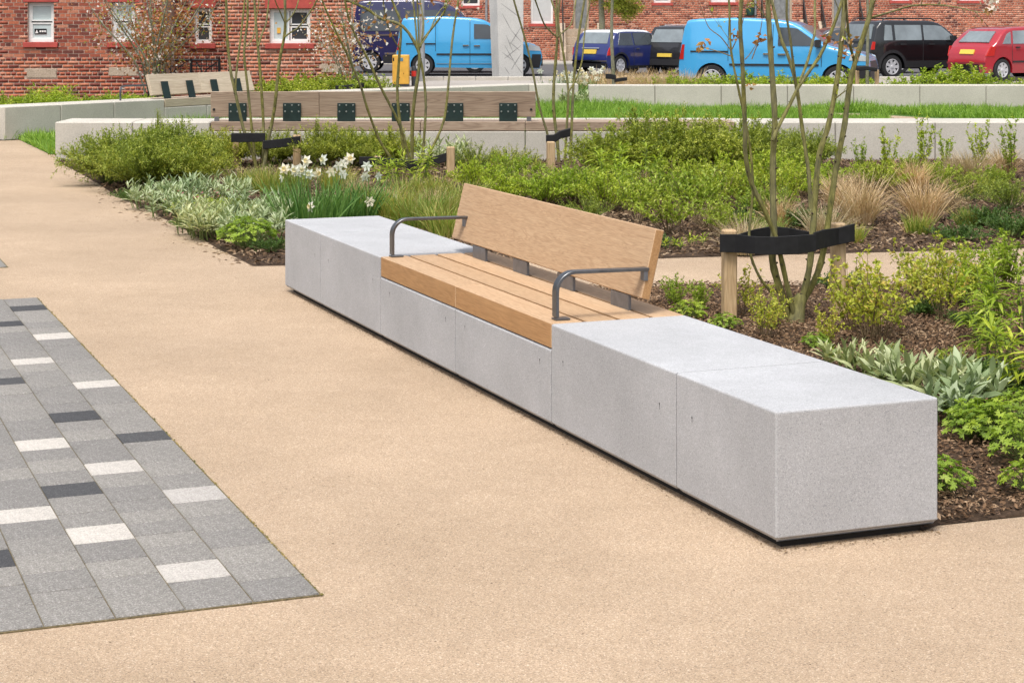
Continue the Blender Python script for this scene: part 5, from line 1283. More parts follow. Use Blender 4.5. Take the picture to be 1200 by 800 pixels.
        for k in range(7):
            a = 2*PI*k/7; R = M @ Matrix.Rotation(a, 4, 'Z'); m.add([R @ Vector(p) for p in [(wr*.1, -.035, .07), (wr*.6, -.05, .08), (wr*.6, .05, .08), (wr*.1, .035, .07), (wr*.1, -.03, .02), (wr*.6, -.045, .03), (wr*.6, .045, .03), (wr*.1, .03, .02)]], [(0,1,2,3),(0,4,5,1),(2,6,7,3)], 0)
        m.lathe([(wr*.16, .03), (wr*.15, .085), (0, .09)], 12, 0, M)
        m.build('rim', [M_rim, M_trim], t, smooth=True)
    def side(s, name, poly, mat, off=.009, th=.012, sides=(-1, 1), parent=None):
        off += .006; th += .03; q = []
        for (ax, az), (bx, bz) in zip(poly, list(poly[1:])+[poly[0]]):
            k = max(1, int(math.hypot(bx-ax, bz-az)/.15)); q += [(ax+(bx-ax)*i/k, az+(bz-az)*i/k) for i in range(k)]
        poly = q
        for sd in sides:
            m = MB(); vs = [(x, sd*(s.yo(x, z)+off), z) for x, z in poly]+[(x, sd*(s.yo(x, z)+off-th), z) for x, z in poly]; n = len(poly)
            m.add(vs, [tuple(range(n)), tuple(range(n, 2*n))[::-1]]+[(i, (i+1) % n, n+(i+1) % n, n+i) for i in range(n)])
            me = m.mesh(name, mat); bm = bmesh.new(); bm.from_mesh(me); bmesh.ops.triangulate(bm, faces=[f for f in bm.faces if len(f.verts) > 4]); bm.to_mesh(me); bm.free()
            o = link(name, me, parent or s.e)
        return o
    def arches(s, mat, wheels, wr, w_=.07):
        for wx in wheels:
            th = [PI*1.02-(PI*1.04)*k/14 for k in range(15)]; r0, r1 = wr*1.16, wr*1.16+w_
            for a, b in zip(th, th[1:]): s.side('arch_trim', [(wx+r0*math.cos(a), wr+r0*math.sin(a)), (wx+r1*math.cos(a), wr+r1*math.sin(a)), (wx+r1*math.cos(b), wr+r1*math.sin(b)), (wx+r0*math.cos(b), wr+r0*math.sin(b))], mat, .018, .03) if False else None
            for sd in (-1, 1):
                m = MB()
                for a, b in zip(th, th[1:]):
                    q = [(wx+r_*math.cos(t), sd*(s.yo(wx+r_*math.cos(t), wr+r_*math.sin(t))+.016), wr+r_*math.sin(t)) for r_, t in ((r0, a), (r1, a), (r1, b), (r0, b))]; m.add(q, [(0, 1, 2, 3)])
                m.build('arch_trim', mat, s.e, smooth=True)
    def cross(s, name, p, q, w0, w1, mat, off=.022, th=.03, frac=True):
        """panel across the car on the outline segment p->q (x,z); w0,w1 = half widths"""
        w0 = min(w0, s.yo(p[0]+(.06 if p[0] < 1 else -.06), p[1])-.02); w1 = min(w1, s.yo(q[0]+(.06 if q[0] < 1 else -.06), q[1])-.02)
        th += .02; p = Vector(p); q = Vector(q); d = (q-p).normalized(); n = Vector((d.y, -d.x)); c = Vector((sum(a[0] for a in s.prof)/len(s.prof), .8))
        if n.dot((p+q)/2-c) < 0: n = -n
        P, Q = p+n*off, q+n*off; P2, Q2 = p+n*(off-th), q+n*(off-th)
        return MB().add([(P.x, -w0, P.y), (P.x, w0, P.y), (Q.x, w1, Q.y), (Q.x, -w1, Q.y), (P2.x, -w0, P2.y), (P2.x, w0, P2.y), (Q2.x, w1, Q2.y), (Q2.x, -w1, Q2.y)],
            [(0,1,2,3),(7,6,5,4),(0,4,5,1),(1,5,6,2),(2,6,7,3),(3,7,4,0)]).build(name, mat, s.e)
    def strip(s, name, x0, x1, z, h, mat, off=.012, sides=(-1, 1)): return s.side(name, [(x0, z-h/2), ((x0+x1)/2, z-h/2), (x1, z-h/2), (x1, z+h/2), ((x0+x1)/2, z+h/2), (x0, z+h/2)], mat, off, .02, sides)
    def seam(s, pts, sides=(-1, 1)):
        (x0_, z0_), (x1_, z1_) = pts; pts = [(x0_+(x1_-x0_)*i/10, z0_+(z1_-z0_)*i/10) for i in range(11)]
        for sd in sides: MB().tube([(x, sd*(s.yo(x, z)+.003), z) for x, z in pts], .007, 4).build('door_seam', M_trim, s.e)
def at_px(px, Y): return ((px-600)*Y/CAM_F, Y)
def van_blue(loc, rz, label, second=False):
    # compact van, 4.5 m, seen from its right side
    pr_ = [(.05, .27), (4.42, .22), (4.50, .45), (4.50, .72), (4.40, .92), (3.70, 1.10), (3.52, 1.14), (2.85, 1.66), (2.50, 1.76), (1.5, 1.815), (.35, 1.78), (.20, 1.72), (.10, 1.15), (.03, .6)]
    c = Car('parked_van', label, 'van', loc, rz, pr_, 1.78, 1.08, .14, (.86, 3.80), .325, paint('sky_blue_paint', (.055, .36, .68)))
    c.side('side_window', [(2.42, 1.13), (3.42, 1.13), (3.38, 1.17), (2.86, 1.55), (2.74, 1.57), (2.42, 1.58)], M_cg)
    c.seam([(2.30, .35), (2.30, 1.65)]); c.seam([(3.42, .62), (3.44, 1.12)]); c.seam([(1.25, .75), (1.25, 1.7)]); c.seam([(1.27, .37), (3.2, .37)])
    c.strip('door_trim', 1.28, 3.36, .66, .05, M_trim); c.strip('sliding_rail', .35, 1.24, .98, .035, M_trim)
    c.strip('door_handle', 2.08, 2.26, .93, .04, M_chrome, .03); c.strip('door_handle', 2.42, 2.60, .92, .04, M_chrome, .03)
    c.side('tail_light', [(.06, .78), (.17, .78), (.20, 1.15), (.13, 1.15)], M_tail, .008); c.side('head_light', [(4.05, .78), (4.46, .76), (4.42, .88), (4.12, .98)], M_head, .008)
    c.side('front_bumper', [(4.12, .24), (4.42, .24), (4.47, .45), (4.47, .66), (4.2, .66), (4.17, .5)], M_trim, .02, .04)
    c.cross('windscreen', (3.49, 1.17), (2.92, 1.61), .70, .62, M_cgl); c.cross('grille', (4.50, .55), (4.46, .76), .55, .5, M_trim); c.cross('bumper_bar', (4.50, .30), (4.50, .53), .8, .8, M_trim)
    c.cross('rear_bumper', (.03, .30), (.03, .5), .82, .82, M_trim, .03, .05); c.cross('rear_window', (.10, 1.17), (.18, 1.62), .62, .55, M_cg); c.cross('number_plate', (.04, .66), (.055, .77), .26, .26, M_pyel, .04)
    for sd in (-1, 1): MB().box((3.30, sd*.86-(.2 if sd < 0 else 0), 1.10), (3.42, sd*.86+(.2 if sd > 0 else 0), 1.28)).build('mirror', M_trim, c.e)
    if second: c.cross('permit_card', (3.36, 1.28), (3.24, 1.37), .10, .10, plain('red_card', (.5, .04, .05), .5), .02)
    return c
van_blue((*at_px(464.5, 57.9), 0), 0, 'sky blue compact van parked side on behind the white pillar')
van_blue((*at_px(802, 46.5), 0), rad(-19), 'sky blue compact van at an angle behind the hedge, nose towards the black car', True).e.scale = (1.04, 1, .98)
# tall indigo van behind the first blue van
pr_ = [(.05, .32), (5.0, .28), (5.1, .5), (5.08, .85), (4.9, 1.05), (4.25, 1.25), (3.5, 2.05), (3.1, 2.28), (2.4, 2.36), (.6, 2.34), (.3, 2.28), (.12, 1.2)]
c = Car('parked_van', 'tall dark indigo van parked behind the left sky blue van', 'van', (*at_px(410, 61), 0), 0, pr_, 1.95, 1.25, .12, (.72, 4.1), .34, paint('indigo_paint', (.012, .012, .075)))
c.side('side_window', [(.35, 1.35), (1.7, 1.35), (1.7, 2.02), (.45, 2.02)], M_cg); c.side('side_window', [(1.85, 1.35), (2.9, 1.35), (2.9, 2.02), (1.85, 2.02)], M_cg); c.side('side_window', [(3.0, 1.33), (4.05, 1.33), (3.42, 1.98), (3.0, 2.0)], M_cg)
c.strip('side_trim', .2, 4.9, 1.22, .05, M_chrome); c.strip('side_trim', 1.2, 3.6, .62, .06, M_chrome); c.strip('lower_trim', 1.15, 3.65, .45, .22, M_trim); c.cross('windscreen', (4.2, 1.33), (3.6, 1.97), .75, .66, M_cg)
for a_ in (.6, 2.8): MB().box((.4, -.75+.0, 2.36), (.44, -.71, 2.42)).build('roof_rail', M_trim, c.e)
MB().tube([(.5, -.72, 2.37), (.5, -.72, 2.43), (2.9, -.72, 2.43), (2.95, -.72, 2.36)], .02, 6).build('roof_rail', M_trim, c.e)
# small navy hatchback with a white roof
pr_ = [(.08, .22), (3.5, .2), (3.6, .45), (3.55, .68), (3.35, .82), (2.72, .93), (2.12, 1.36), (1.75, 1.40), (.8, 1.41), (.45, 1.36), (.17, .95), (.10, .80), (.02, .62), (.02, .42)]
c = Car('parked_car', 'navy hatchback with a white roof seen from behind at an angle', 'car', (*at_px(690, 57.5), 0), rad(47), pr_, 1.66, .90, .30, (.55, 3.0), .31, paint('navy_paint', (.010, .020, .13)), (paint('white_roof_paint', (.75, .76, .78)), 1.30))
c.side('side_window', [(.42, .93), (1.15, .93), (1.15, 1.30), (.62, 1.30)], M_cg); c.side('side_window', [(1.22, .93), (2.50, .93), (2.1, 1.28), (1.85, 1.31), (1.22, 1.31)], M_cg)
c.cross('rear_window', (.20, .97), (.42, 1.31), .58, .50, M_cgl); c.cross('number_plate', (.055, .66), (.085, .79), .26, .26, M_pyel, .04); c.cross('bumper_bar', (.015, .43), (.015, .47), .72, .72, M_chrome, .03, .04); c.cross('bumper_lower', (.06, .25), (.03, .38), .70, .72, M_trim, .015, .03)
c.side('tail_light', [(.045, .62), (.17, .62), (.20, .86), (.12, .86)], M_tail, .012); c.seam([(1.18, .3), (1.18, .92)]); c.seam([(2.45, .35), (2.5, .9)]); c.strip('door_handle', 1.28, 1.42, .82, .03, M_chrome, .025); c.strip('sill_trim', .9, 2.6, .26, .08, M_trim)
c.arches(M_trim, (.55, 3.0), .31, .05); c.cross('chrome_strip', (.09, .82), (.10, .85), .35, .35, M_chrome, .02)
# tiny black car next to it
pr_ = [(.06, .22), (2.75, .2), (2.85, .5), (2.75, .85), (2.45, .98), (1.95, 1.45), (1.5, 1.54), (.6, 1.52), (.38, 1.46), (.12, .95), (.04, .6)]
c = Car('parked_car', 'small black two seat car between the navy hatchback and the blue van', 'car', (*at_px(778, 58), 0), rad(52), pr_, 1.6, .98, .25, (.45, 2.35), .29, paint('black_car_paint', (.008, .008, .010)))
c.side('side_window', [(.45, 1.0), (1.0, 1.0), (1.0, 1.42), (.58, 1.42)], M_cg); c.side('side_window', [(1.08, 1.0), (2.25, 1.0), (1.85, 1.40), (1.08, 1.43)], M_cgl); c.cross('rear_window', (.15, 1.0), (.34, 1.40), .6, .5, M_cgl)
c.cross('number_plate', (.06, .55), (.075, .66), .26, .26, M_pyel, .06); c.side('tail_light', [(.06, .62), (.14, .62), (.17, .9), (.12, .9)], M_tail, .012); c.cross('rear_bumper', (.04, .3), (.05, .5), .72, .74, M_trim, .02, .03); c.cross('silver_roof_panel', (.8, 1.545), (1.4, 1.548), .5, .5, M_rim, .006)
# dark grey car beyond the second blue van
pr_ = [(.05, .25), (4.2, .22), (4.3, .5), (4.2, .8), (3.3, .95), (2.6, 1.38), (2.2, 1.45), (1.2, 1.44), (.5, 1.0), (.05, .92), (.02, .6)]
c = Car('parked_car', 'dark grey car mostly hidden behind the angled blue van', 'car', (*at_px(925, 60), 0), rad(8), pr_, 1.74, .94, .3, (.75, 3.4), .31, paint('graphite_paint', (.05, .05, .06)))
c.side('side_window', [(1.0, .98), (1.7, .98), (1.7, 1.36), (1.25, 1.36)], M_cg); c.side('side_window', [(1.78, .98), (3.0, .98), (2.5, 1.34), (1.78, 1.37)], M_cg); c.cross('windscreen', (3.2, .98), (2.65, 1.34), .65, .55, M_cgl)
# black boxy four by four
pr_ = [(.06, .30), (4.1, .27), (4.2, .5), (4.2, .88), (4.05, 1.0), (3.15, 1.10), (2.50, 1.60), (2.2, 1.68), (.6, 1.70), (.28, 1.64), (.12, 1.1), (.03, .85), (.02, .5)]
c = Car('parked_car', 'black boxy four by four parked between the angled blue van and the red hatchback', 'car', (*at_px(1001, 54.8), 0), rad(24), pr_, 1.80, 1.08, .18, (.72, 3.25), .35, paint('gloss_black_paint', (.006, .006, .007)))
c.side('side_window', [(.42, 1.12), (.72, 1.12), (.72, 1.55), (.50, 1.57)], M_cgl); c.side('side_window', [(.82, 1.12), (1.75, 1.12), (1.75, 1.56), (.82, 1.56)], M_cgl); c.side('side_window', [(1.83, 1.12), (3.0, 1.12), (2.48, 1.52), (2.3, 1.55), (1.83, 1.56)], M_cgl)
c.arches(M_trim, (.72, 3.25), .35, .09); c.cross('rear_window', (.14, 1.15), (.26, 1.58), .66, .60, M_cgl); c.side('tail_light', [(.05, .85), (.14, .85), (.16, 1.08), (.10, 1.08)], M_tail, .012); c.cross('tail_light', (.08, .88), (.115, 1.06), .84, .82, M_tail, .008)
c.cross('tailgate_panel', (.07, .84), (.12, 1.09), .62, .6, plain('gloss_black', (.006, .006, .007), .25), .02, .03)
c.strip('lower_trim', 1.2, 2.8, .42, .2, M_trim); c.strip('door_handle', .98, 1.18, 1.0, .045, M_trim, .03); c.strip('door_handle', 1.98, 2.18, 1.0, .045, M_trim, .03); c.seam([(1.79, .35), (1.79, 1.1)]); c.seam([(.80, .95), (.80, 1.1)])
for sd in (-1, 1):
    MB().tube([(.5, sd*.70, 1.70), (.6, sd*.70, 1.76), (2.2, sd*.70, 1.75), (2.35, sd*.70, 1.68)], .02, 6).build('roof_rail', M_trim, c.e); MB().box((2.75, sd*.87-(.2 if sd < 0 else 0), 1.08), (2.87, sd*.87+(.2 if sd > 0 else 0), 1.25)).build('mirror', M_trim, c.e)
# red hatchback
pr_ = [(.08, .24), (3.75, .22), (3.85, .45), (3.8, .75), (3.55, .95), (2.95, 1.08), (2.35, 1.46), (1.9, 1.53), (1.1, 1.50), (.75, 1.42), (.30, 1.02), (.16, .92), (.04, .72), (.03, .45)]
c = Car('parked_car', 'red hatchback cut by the right edge of the picture, seen from behind', 'car', (*at_px(1131, 52.3), 0), rad(33), pr_, 1.67, 1.02, .28, (.62, 3.05), .32, paint('red_paint', (.36, .012, .022)))
c.side('side_window', [(.60, 1.05), (.92, 1.05), (1.0, 1.38), (.84, 1.32)], M_cgl); c.side('side_window', [(1.02, 1.05), (1.85, 1.05), (1.85, 1.42), (1.10, 1.41)], M_cgl); c.side('side_window', [(1.93, 1.05), (2.80, 1.05), (2.35, 1.38), (1.93, 1.42)], M_cgl)
c.cross('rear_window', (.34, 1.08), (.70, 1.38), .56, .48, M_cgl); c.cross('number_plate', (.09, .74), (.15, .86), .26, .26, M_pyel, .06); c.side('tail_light', [(.06, .70), (.28, .72), (.34, .98), (.20, .98)], M_tail, .012)
c.cross('bumper_bar', (.03, .48), (.035, .53), .74, .74, plain('dark_red_trim', (.16, .01, .015), .5), .02, .03); c.seam([(.98, .5), (.98, 1.04)]); c.seam([(1.89, .3), (1.89, 1.04)]); c.strip('door_handle', 1.12, 1.28, .95, .035, M_trim, .025); c.strip('door_trim', 1.0, 2.8, .55, .05, M_trim)
MB().tube([(.95, 0, 1.50), (.75, 0, 1.66)], .008, 5).build('aerial', M_trim, c.e)

# ------------------------------------------------------------------ planting
A = [
 ('needle', 128, 217, .95, 'yellow green conifer shrub at the left corner of the low wall beside the path'),
 ('needle', 172, 224, 1.0, 'yellow green conifer shrub second from the wall corner, spilling to the bed edge'),
 ('needle', 160, 207, .85, 'yellow green conifer shrub against the left end of the low wall'),
 ('needle', 205, 208, 1.0, 'yellow green conifer shrub below the tall pointed spray'),
 ('needle', 222, 222, .85, 'yellow green conifer shrub behind the first silver plants'),
 ('needle', 224, 202, .75, 'yellow green conifer shrub just left of the leftmost thin stake'),
 ('darkneedle', 268, 196, .75, 'green conifer shrub around the foot of the bare stemmed tree'),
 ('needle', 322, 195, .7, 'yellow green conifer shrub between the two ties of the bare stemmed tree'),
 ('darkneedle', 378, 197, .85, 'dark conifer shrub right of the rightmost stake of the trio'),
 ('needle', 418, 197, .75, 'yellow green conifer shrub left of the bloom tree ties'),
 ('darkneedle', 455, 195, .75, 'dark conifer shrub behind the tie of the bloom tree'),
 ('silver', 512, 196, 1.1, 'tall grey green plant behind the right tie of the bloom tree'),
 ('feather', 555, 203, 1.0, 'loose silvery green plant left of the pale wall face'),
 ('feather', 600, 207, 1.0, 'feathery yellow green plant before the pale wall face'),
 ('feather', 628, 218, .8, 'feathery yellow green plant at the foot of the single stake'),
 ('twiggy', 630, 228, 1.0, 'brown twiggy plant between the lime mounds'),
 ('twiggy', 668, 222, .9, 'brown twiggy plant below the single stake'),
 ('darkneedle', 722, 212, .95, 'big dark evergreen shrub right of the single stake, leftmost of four'),
 ('darkneedle', 752, 212, 1.2, 'big dark evergreen shrub behind the lime spurges, second of four'),
 ('darkneedle', 806, 210, 1.2, 'big dark evergreen shrub third of four before the straight wall'),
 ('darkneedle', 862, 206, 1.1, 'big dark evergreen shrub between the stems of the near tree'),
 ('needle', 905, 200, .85, 'yellow green shrub behind the middle stem of the near tree'),
 ('needle', 945, 198, .75, 'yellow green shrub just left of the bare wall face'),
 ('silver', 182, 246, .85, 'silver plant nearest the conifer shrubs on the path edge'),
 ('silver', 212, 243, .95, 'silver plant behind the pink geranium, left side'),
 ('silver', 200, 256, .7, 'small silver plant at the bed edge left of the geranium'),
 ('silver', 262, 240, .9, 'grey green leafy plant beyond the pink geranium'),
 ('silver', 235, 274, .85, 'silver plant leaning over the bed edge below the geranium'),
 ('silver', 262, 280, .95, 'broad silver plant in the middle of the silver drift'),
 ('silver', 296, 283, .9, 'silver plant at the right of the drift by the lime clump'),
 ('silver', 320, 268, .85, 'silver plant touching the far end of the bench'),
 ('silver', 290, 262, .85, 'silver plant behind the silver drift, centre'),
 ('silver', 345, 258, .75, 'silver plant under the leftmost daffodils'),
 ('pinkgeranium', 228, 252, 1.0, 'pink flowered geranium among the silver plants, left one'),
 ('pinkgeranium', 268, 250, .9, 'pink flowered geranium among the silver plants, right one'),
 ('geranium', 290, 293, 1.1, 'lime green clump at the bed edge left of the bench end'),
 ('lowgreen', 318, 297, .6, 'low green plant beside the far end of the bench'),
 ('lowgreen', 215, 268, .5, 'low green plant at the path edge by the silver drift'),
 ('lowgreen', 150, 236, .6, 'low green plant under the conifer shrubs at the path edge'),
 ('mixgrass', 285, 226, .9, 'green and straw grass tuft left of the middle thin stake'),
 ('mixgrass', 315, 228, .95, 'green and straw grass tuft left of the daffodils'),
 ('mixgrass', 345, 226, .9, 'green and straw grass tuft behind the leftmost daffodils'),
 ('mixgrass', 395, 226, .9, 'green and straw grass tuft behind the middle daffodils'),
 ('mixgrass', 430, 258, 1.0, 'straw tipped grass tuft at the right of the daffodils'),
 ('mixgrass', 462, 262, 1.05, 'straw tipped grass tuft behind the far armrest'),
 ('mixgrass', 492, 270, 1.05, 'grass tuft above the far armrest bar'),
 ('mixgrass', 515, 262, 1.0, 'grass tuft at the left edge of the bench backrest'),
 ('mixgrass', 525, 280, 1.0, 'grass tuft below the left end of the bench backrest'),
 ('mixgrass', 545, 245, .9, 'grass tuft behind the upper left corner of the bench backrest'),
 ('mixgrass', 478, 240, .95, 'grass tuft below the tie of the bloom tree'),
 ('mixgrass', 508, 238, .9, 'grass tuft below the rising tie of the bloom tree'),
 ('daffodil', 366, 270, 1.2, 'larger clump of white daffodils behind the far end of the bench'),
 ('daffodil', 410, 264, 1.15, 'right clump of white daffodils behind the far end of the bench'),
 ('daffodil', 338, 258, .95, 'small clump of white daffodils at the corner of the bench'),
 ('daffodil', 452, 256, .95, 'single thin clump of white daffodils among the straw grass'),
 ('spurge', 447, 222, .95, 'lime spurge left of the bloom tree foot'),
 ('spurge', 482, 222, 1.05, 'lime spurge in front of the foot of the bloom tree'),
 ('spurge', 716, 226, 1.25, 'tallest lime spurge rising before the dark evergreens'),
 ('spurge', 746, 228, 1.15, 'lime spurge right of the tallest one'),
 ('spurge', 735, 240, .9, 'low lime spurge below the pair of tall ones'),
 ('spurge', 690, 232, .8, 'small lime spurge left of the tall ones'),
 ('limebush', 558, 226, .9, 'lime mound behind the left end of the bench backrest'),
 ('limebush', 600, 224, 1.0, 'lime mound left of the brown twiggy plant'),
 ('limebush', 640, 244, 1.0, 'lime mound above the middle of the bench backrest'),
 ('limebush', 672, 242, 1.05, 'lime mound right of the middle of the bench backrest'),
 ('limebush', 710, 250, 1.0, 'lime mound above the right part of the bench backrest'),
 ('limebush', 600, 240, .9, 'lime mound low behind the left part of the bench backrest'),
 ('openbush', 748, 262, 1.0, 'mid green bush right above the backrest corner'),
 ('openbush', 775, 248, 1.1, 'mid green bush below the lime spurges'),
 ('openbush', 782, 276, .95, 'mid green bush right of the backrest corner by the bare soil'),
 ('openbush', 815, 262, 1.15, 'mid green bush left of the near tree left stem'),
 ('bushy', 812, 238, 1.1, 'mid green bush before the third evergreen'),
 ('openbush', 850, 250, 1.1, 'mid green bush behind the left stem of the near tree'),
 ('openbush', 850, 280, .8, 'mid green bush just above the left stake of the near tree'),
 ('limebush', 855, 228, .9, 'lime green bush behind the near tree, upper left'),
 ('openbush', 892, 242, 1.1, 'mid green bush between the left and middle stems of the near tree'),
 ('limebush', 900, 222, 1.1, 'lime green bush behind the middle stem of the near tree'),
 ('limebush', 935, 232, .85, 'lime green bush between the middle and right stems of the near tree'),
 ('bushy', 938, 214, .9, 'mid green bush below the bare wall face, left'),
 ('limebush', 972, 222, .7, 'lime green bush behind the rightmost stem of the near tree'),
 ('bushy', 900, 262, .8, 'small mid green bush above the black band of the near tree'),
 ('lowgreen', 935, 268, 1.0, 'low green plant right of the middle stem above the band'),
 ('lowgreen', 870, 264, .9, 'low green plant left of the band behind the left stem'),
 ('straw', 1008, 264, 1.15, 'pale dry grass clump right of the near tree, left of the pair'),
 ('straw', 1083, 262, 1.15, 'pale dry grass clump right of the near tree, right of the pair'),
 ('straw', 985, 246, .9, 'pale dry grass clump half behind the rightmost stem'),
 ('straw', 1070, 226, .9, 'dry grass clump behind the right one of the pair'),
 ('straw', 1140, 214, 1.0, 'dry grass clump below the wall near the right edge, left one'),
 ('straw', 1175, 210, 1.0, 'dry grass clump below the wall near the right edge, right one'),
 ('straw', 1120, 212, .8, 'small dry grass clump below the bare wall face'),
 ('straw', 872, 300, .8, 'dry grass clump behind the left stake of the near tree'),
 ('straw', 968, 288, .9, 'dry grass clump between the right stem and right stake'),
 ('straw', 915, 268, .7, 'dry grass clump right behind the middle stem'),
 ('limebush', 1012, 220, .7, 'lime green bush above the left dry grass clump'),
 ('bushy', 1035, 226, .8, 'mid green bush between the two dry grass clumps'),
 ('limebush', 1060, 206, .7, 'small lime bush at the foot of the bare wall face'),
 ('limebush', 1100, 220, .75, 'lime green bush behind the right dry grass clump'),
 ('feather', 1130, 238, .9, 'feathery green plant right of the dry grass pair'),
 ('feather', 1182, 248, .9, 'dark feathery plant at the right edge, upper one'),
 ('bushy', 1165, 228, .7, 'mid green bush near the right edge below the dry grass'),
 ('lowgreen', 1160, 268, 1.0, 'low grey green plant near the right edge, upper'),
 ('lowgreen', 1185, 280, 1.0, 'low dark green plant at the right edge beyond the narrow path'),
 ('lowgreen', 1125, 285, .8, 'low green plant just beyond the narrow path, right side'),
 ('mixgrass', 1075, 276, .6, 'small green grass tuft in front of the right dry grass clump'),
 ('mixgrass', 1135, 268, .6, 'small green grass tuft near the right edge'),
 ('spray', 1040, 212, .75, 'tall leafy shoots before the wall, leftmost of the row'),
 ('spray', 1078, 208, .85, 'tall leafy shoots before the wall, second of the row'),
 ('spray', 1108, 210, .7, 'tall leafy shoots before the wall, middle of the row'),
 ('spray', 1150, 212, .85, 'tall leafy shoots before the wall, fourth of the row'),
 ('spray', 1188, 212, .85, 'tall leafy shoots before the wall, at the right edge'),
 ('spray', 1010, 210, .6, 'short leafy shoots before the wall beside the near tree'),
 ('straw', 452, 246, .62, 'straw tuft among the green blades behind the far armrest'),
 ('straw', 505, 254, .66, 'straw tuft left of the backrest among the green blades'),
 ('straw', 302, 222, .6, 'thin straw tuft at the feet of the trio of stakes'),
 ('straw', 418, 232, .55, 'thin straw tuft behind the right daffodils'),
 ('twiggy', 830, 272, .8, 'brown twiggy plant between the open green bushes left of the near tree'),
 ('twiggy', 905, 250, .8, 'brown twiggy plant behind the middle stem of the near tree'),
 ('twiggy', 1000, 230, .8, 'brown twiggy plant above the left dry grass clump'),
 ('feather', 820, 226, .9, 'feathery yellow green plant before the third dark evergreen'),
 ('feather', 690, 262, .7, 'feathery yellow green plant behind the top edge of the backrest'),
 ('mixgrass', 900, 284, .7, 'loose grass tuft behind the black band of the near tree'),
 ('lowgreen', 760, 292, .6, 'low green plant at the narrow path right of the backrest'),
 ('twiggy', 1110, 250, .7, 'brown twiggy plant right of the dry grass pair'),
 ('mixgrass', 1000, 286, .5, 'small loose grass tuft right of the near tree by the narrow path'),
 ('weed', 820, 290, 1.2, 'small green seedling on bare soil by the narrow path'),
 ('weed', 790, 294, 1.1, 'small green seedling right of the backrest corner'),
 ('spray', 805, 250, .62, 'tall wispy shoots among the open bushes left of the near tree'),
 ('spray', 770, 232, .6, 'tall wispy shoots right of the lime spurges'),
 ('spray', 845, 226, .65, 'tall wispy shoots before the dark evergreen by the left stem'),
 ('spray', 880, 256, .55, 'tall wispy shoots left of the middle stem'),
 ('spray', 925, 248, .55, 'tall wispy shoots right of the middle stem'),
 ('spray', 585, 216, .5, 'wispy shoots before the pale wall face left of the single stake'),
 ('openbush', 715, 232, .8, 'open green bush between lime spurge and lime mound'),
 ('openbush', 660, 228, .7, 'open green bush right of the single stake foot'),
 ('straw', 760, 224, .6, 'thin straw tuft between the dark evergreens and green bushes'),
 # near bed
 ('leafyrose', 790, 362, .45, 'low lime rose at the corner of bench and narrow path'),
 ('leafyrose', 822, 366, .4, 'low lime rose left of the left stake'),
 ('geranium', 806, 378, .55, 'low lime clump against the back of the bench'),
 ('geranium', 850, 390, .45, 'low lime clump at the foot of the left stake'),
 ('rose', 896, 400, .7, 'thin lime rose between the left stake and the trunk'),
 ('rose', 904, 388, .6, 'thin rose stems just left of the tree trunk'),
 ('rose', 870, 372, .75, 'thin rose stems behind the left stake'),
 ('geranium', 955, 412, .4, 'small lime clump at the foot of the near tree'),
 ('rose', 968, 408, .55, 'small rose right of the trunk foot'),
 ('rose', 1016, 402, 1.2, 'tall lime rose bush before the right stake'),
 ('rose', 1035, 398, 1.1, 'open rose bush right of the tall lime rose'),
 ('rose', 1000, 390, 1.0, 'rose stems directly before the right stake'),
 ('rose', 1085, 366, 1.15, 'rose bush across the narrow path view, left of centre'),
 ('rose', 1105, 376, 1.1, 'rose bush with red stems in the middle of the near bed'),
 ('leafyrose', 1120, 362, .95, 'leafy lime rose beside the red stemmed rose'),
 ('rose', 1072, 350, .8, 'small rose by the near edge of the narrow path'),
 ('leafyrose', 1150, 350, .8, 'leafy rose at the path edge near the right side'),
 ('leafyrose', 1180, 342, .9, 'leafy rose at the right edge beside the narrow path'),
 ('lowgreen', 1085, 372, .55, 'low green plant under the rose bushes'),
 ('lowgreen', 985, 340, .6, 'low green plant beside the narrow path behind the trunk'),
 ('lowgreen', 1130, 385, .5, 'low green plant in the middle of the near bed'),
 ('spurge', 1165, 402, .9, 'green spurge in the near bed, left of the pair at the right edge'),
 ('spurge', 1192, 404, 1.15, 'green spurge at the right edge of the near bed'),
 ('spurge', 1200, 470, 1.0, 'green spurge at the right edge above the geraniums'),
 ('spurge', 1172, 432, .8, 'small spurge beside the bare mulch'),
 ('lowgreen', 1160, 455, .7, 'dark low herb behind the lime geraniums'),
 ('lowgreen', 1190, 470, .7, 'dark low herb at the right edge by the geraniums'),
 ('lambsear', 985, 440, .7, 'woolly silver plant, first behind the bench top'),
 ('lambsear', 1012, 448, .8, 'woolly silver plant, second behind the bench top'),
 ('lambsear', 1038, 458, .85, 'woolly silver plant, third behind the bench top'),
 ('lambsear', 1074, 472, 1.0, 'woolly silver plant in the middle of the silver row'),
 ('lambsear', 1100, 486, 1.1, 'woolly silver plant behind the near bench corner'),
 ('lambsear', 1124, 494, 1.15, 'tall woolly silver plant right of the near bench corner'),
 ('lambsear', 1143, 484, .9, 'woolly silver plant, rightmost of the silver row'),
 ('lambsear', 1112, 504, .8, 'small woolly silver plant low at the bench corner'),
 ('geranium', 1148, 518, .75, 'lime geranium clump right of the near bench corner'),
 ('geranium', 1176, 522, .8, 'lime geranium clump in front of the spurge at right'),
 ('geranium', 1204, 545, .75, 'lime geranium clump at the right edge, middle'),
 ('geranium', 1212, 582, .6, 'lime geranium clump at the right edge, nearest the path'),
 ('geranium', 1100, 582, .62, 'lime geranium clump pressed against the bench end'),
 ('geranium', 1196, 502, .7, 'lime geranium clump at the right edge, farthest'),
 ('weed', 1100, 430, .9, 'small weed seedling alone on the mulch'),
 ('weed', 1120, 425, .8, 'small weed seedling right of the lone one'),
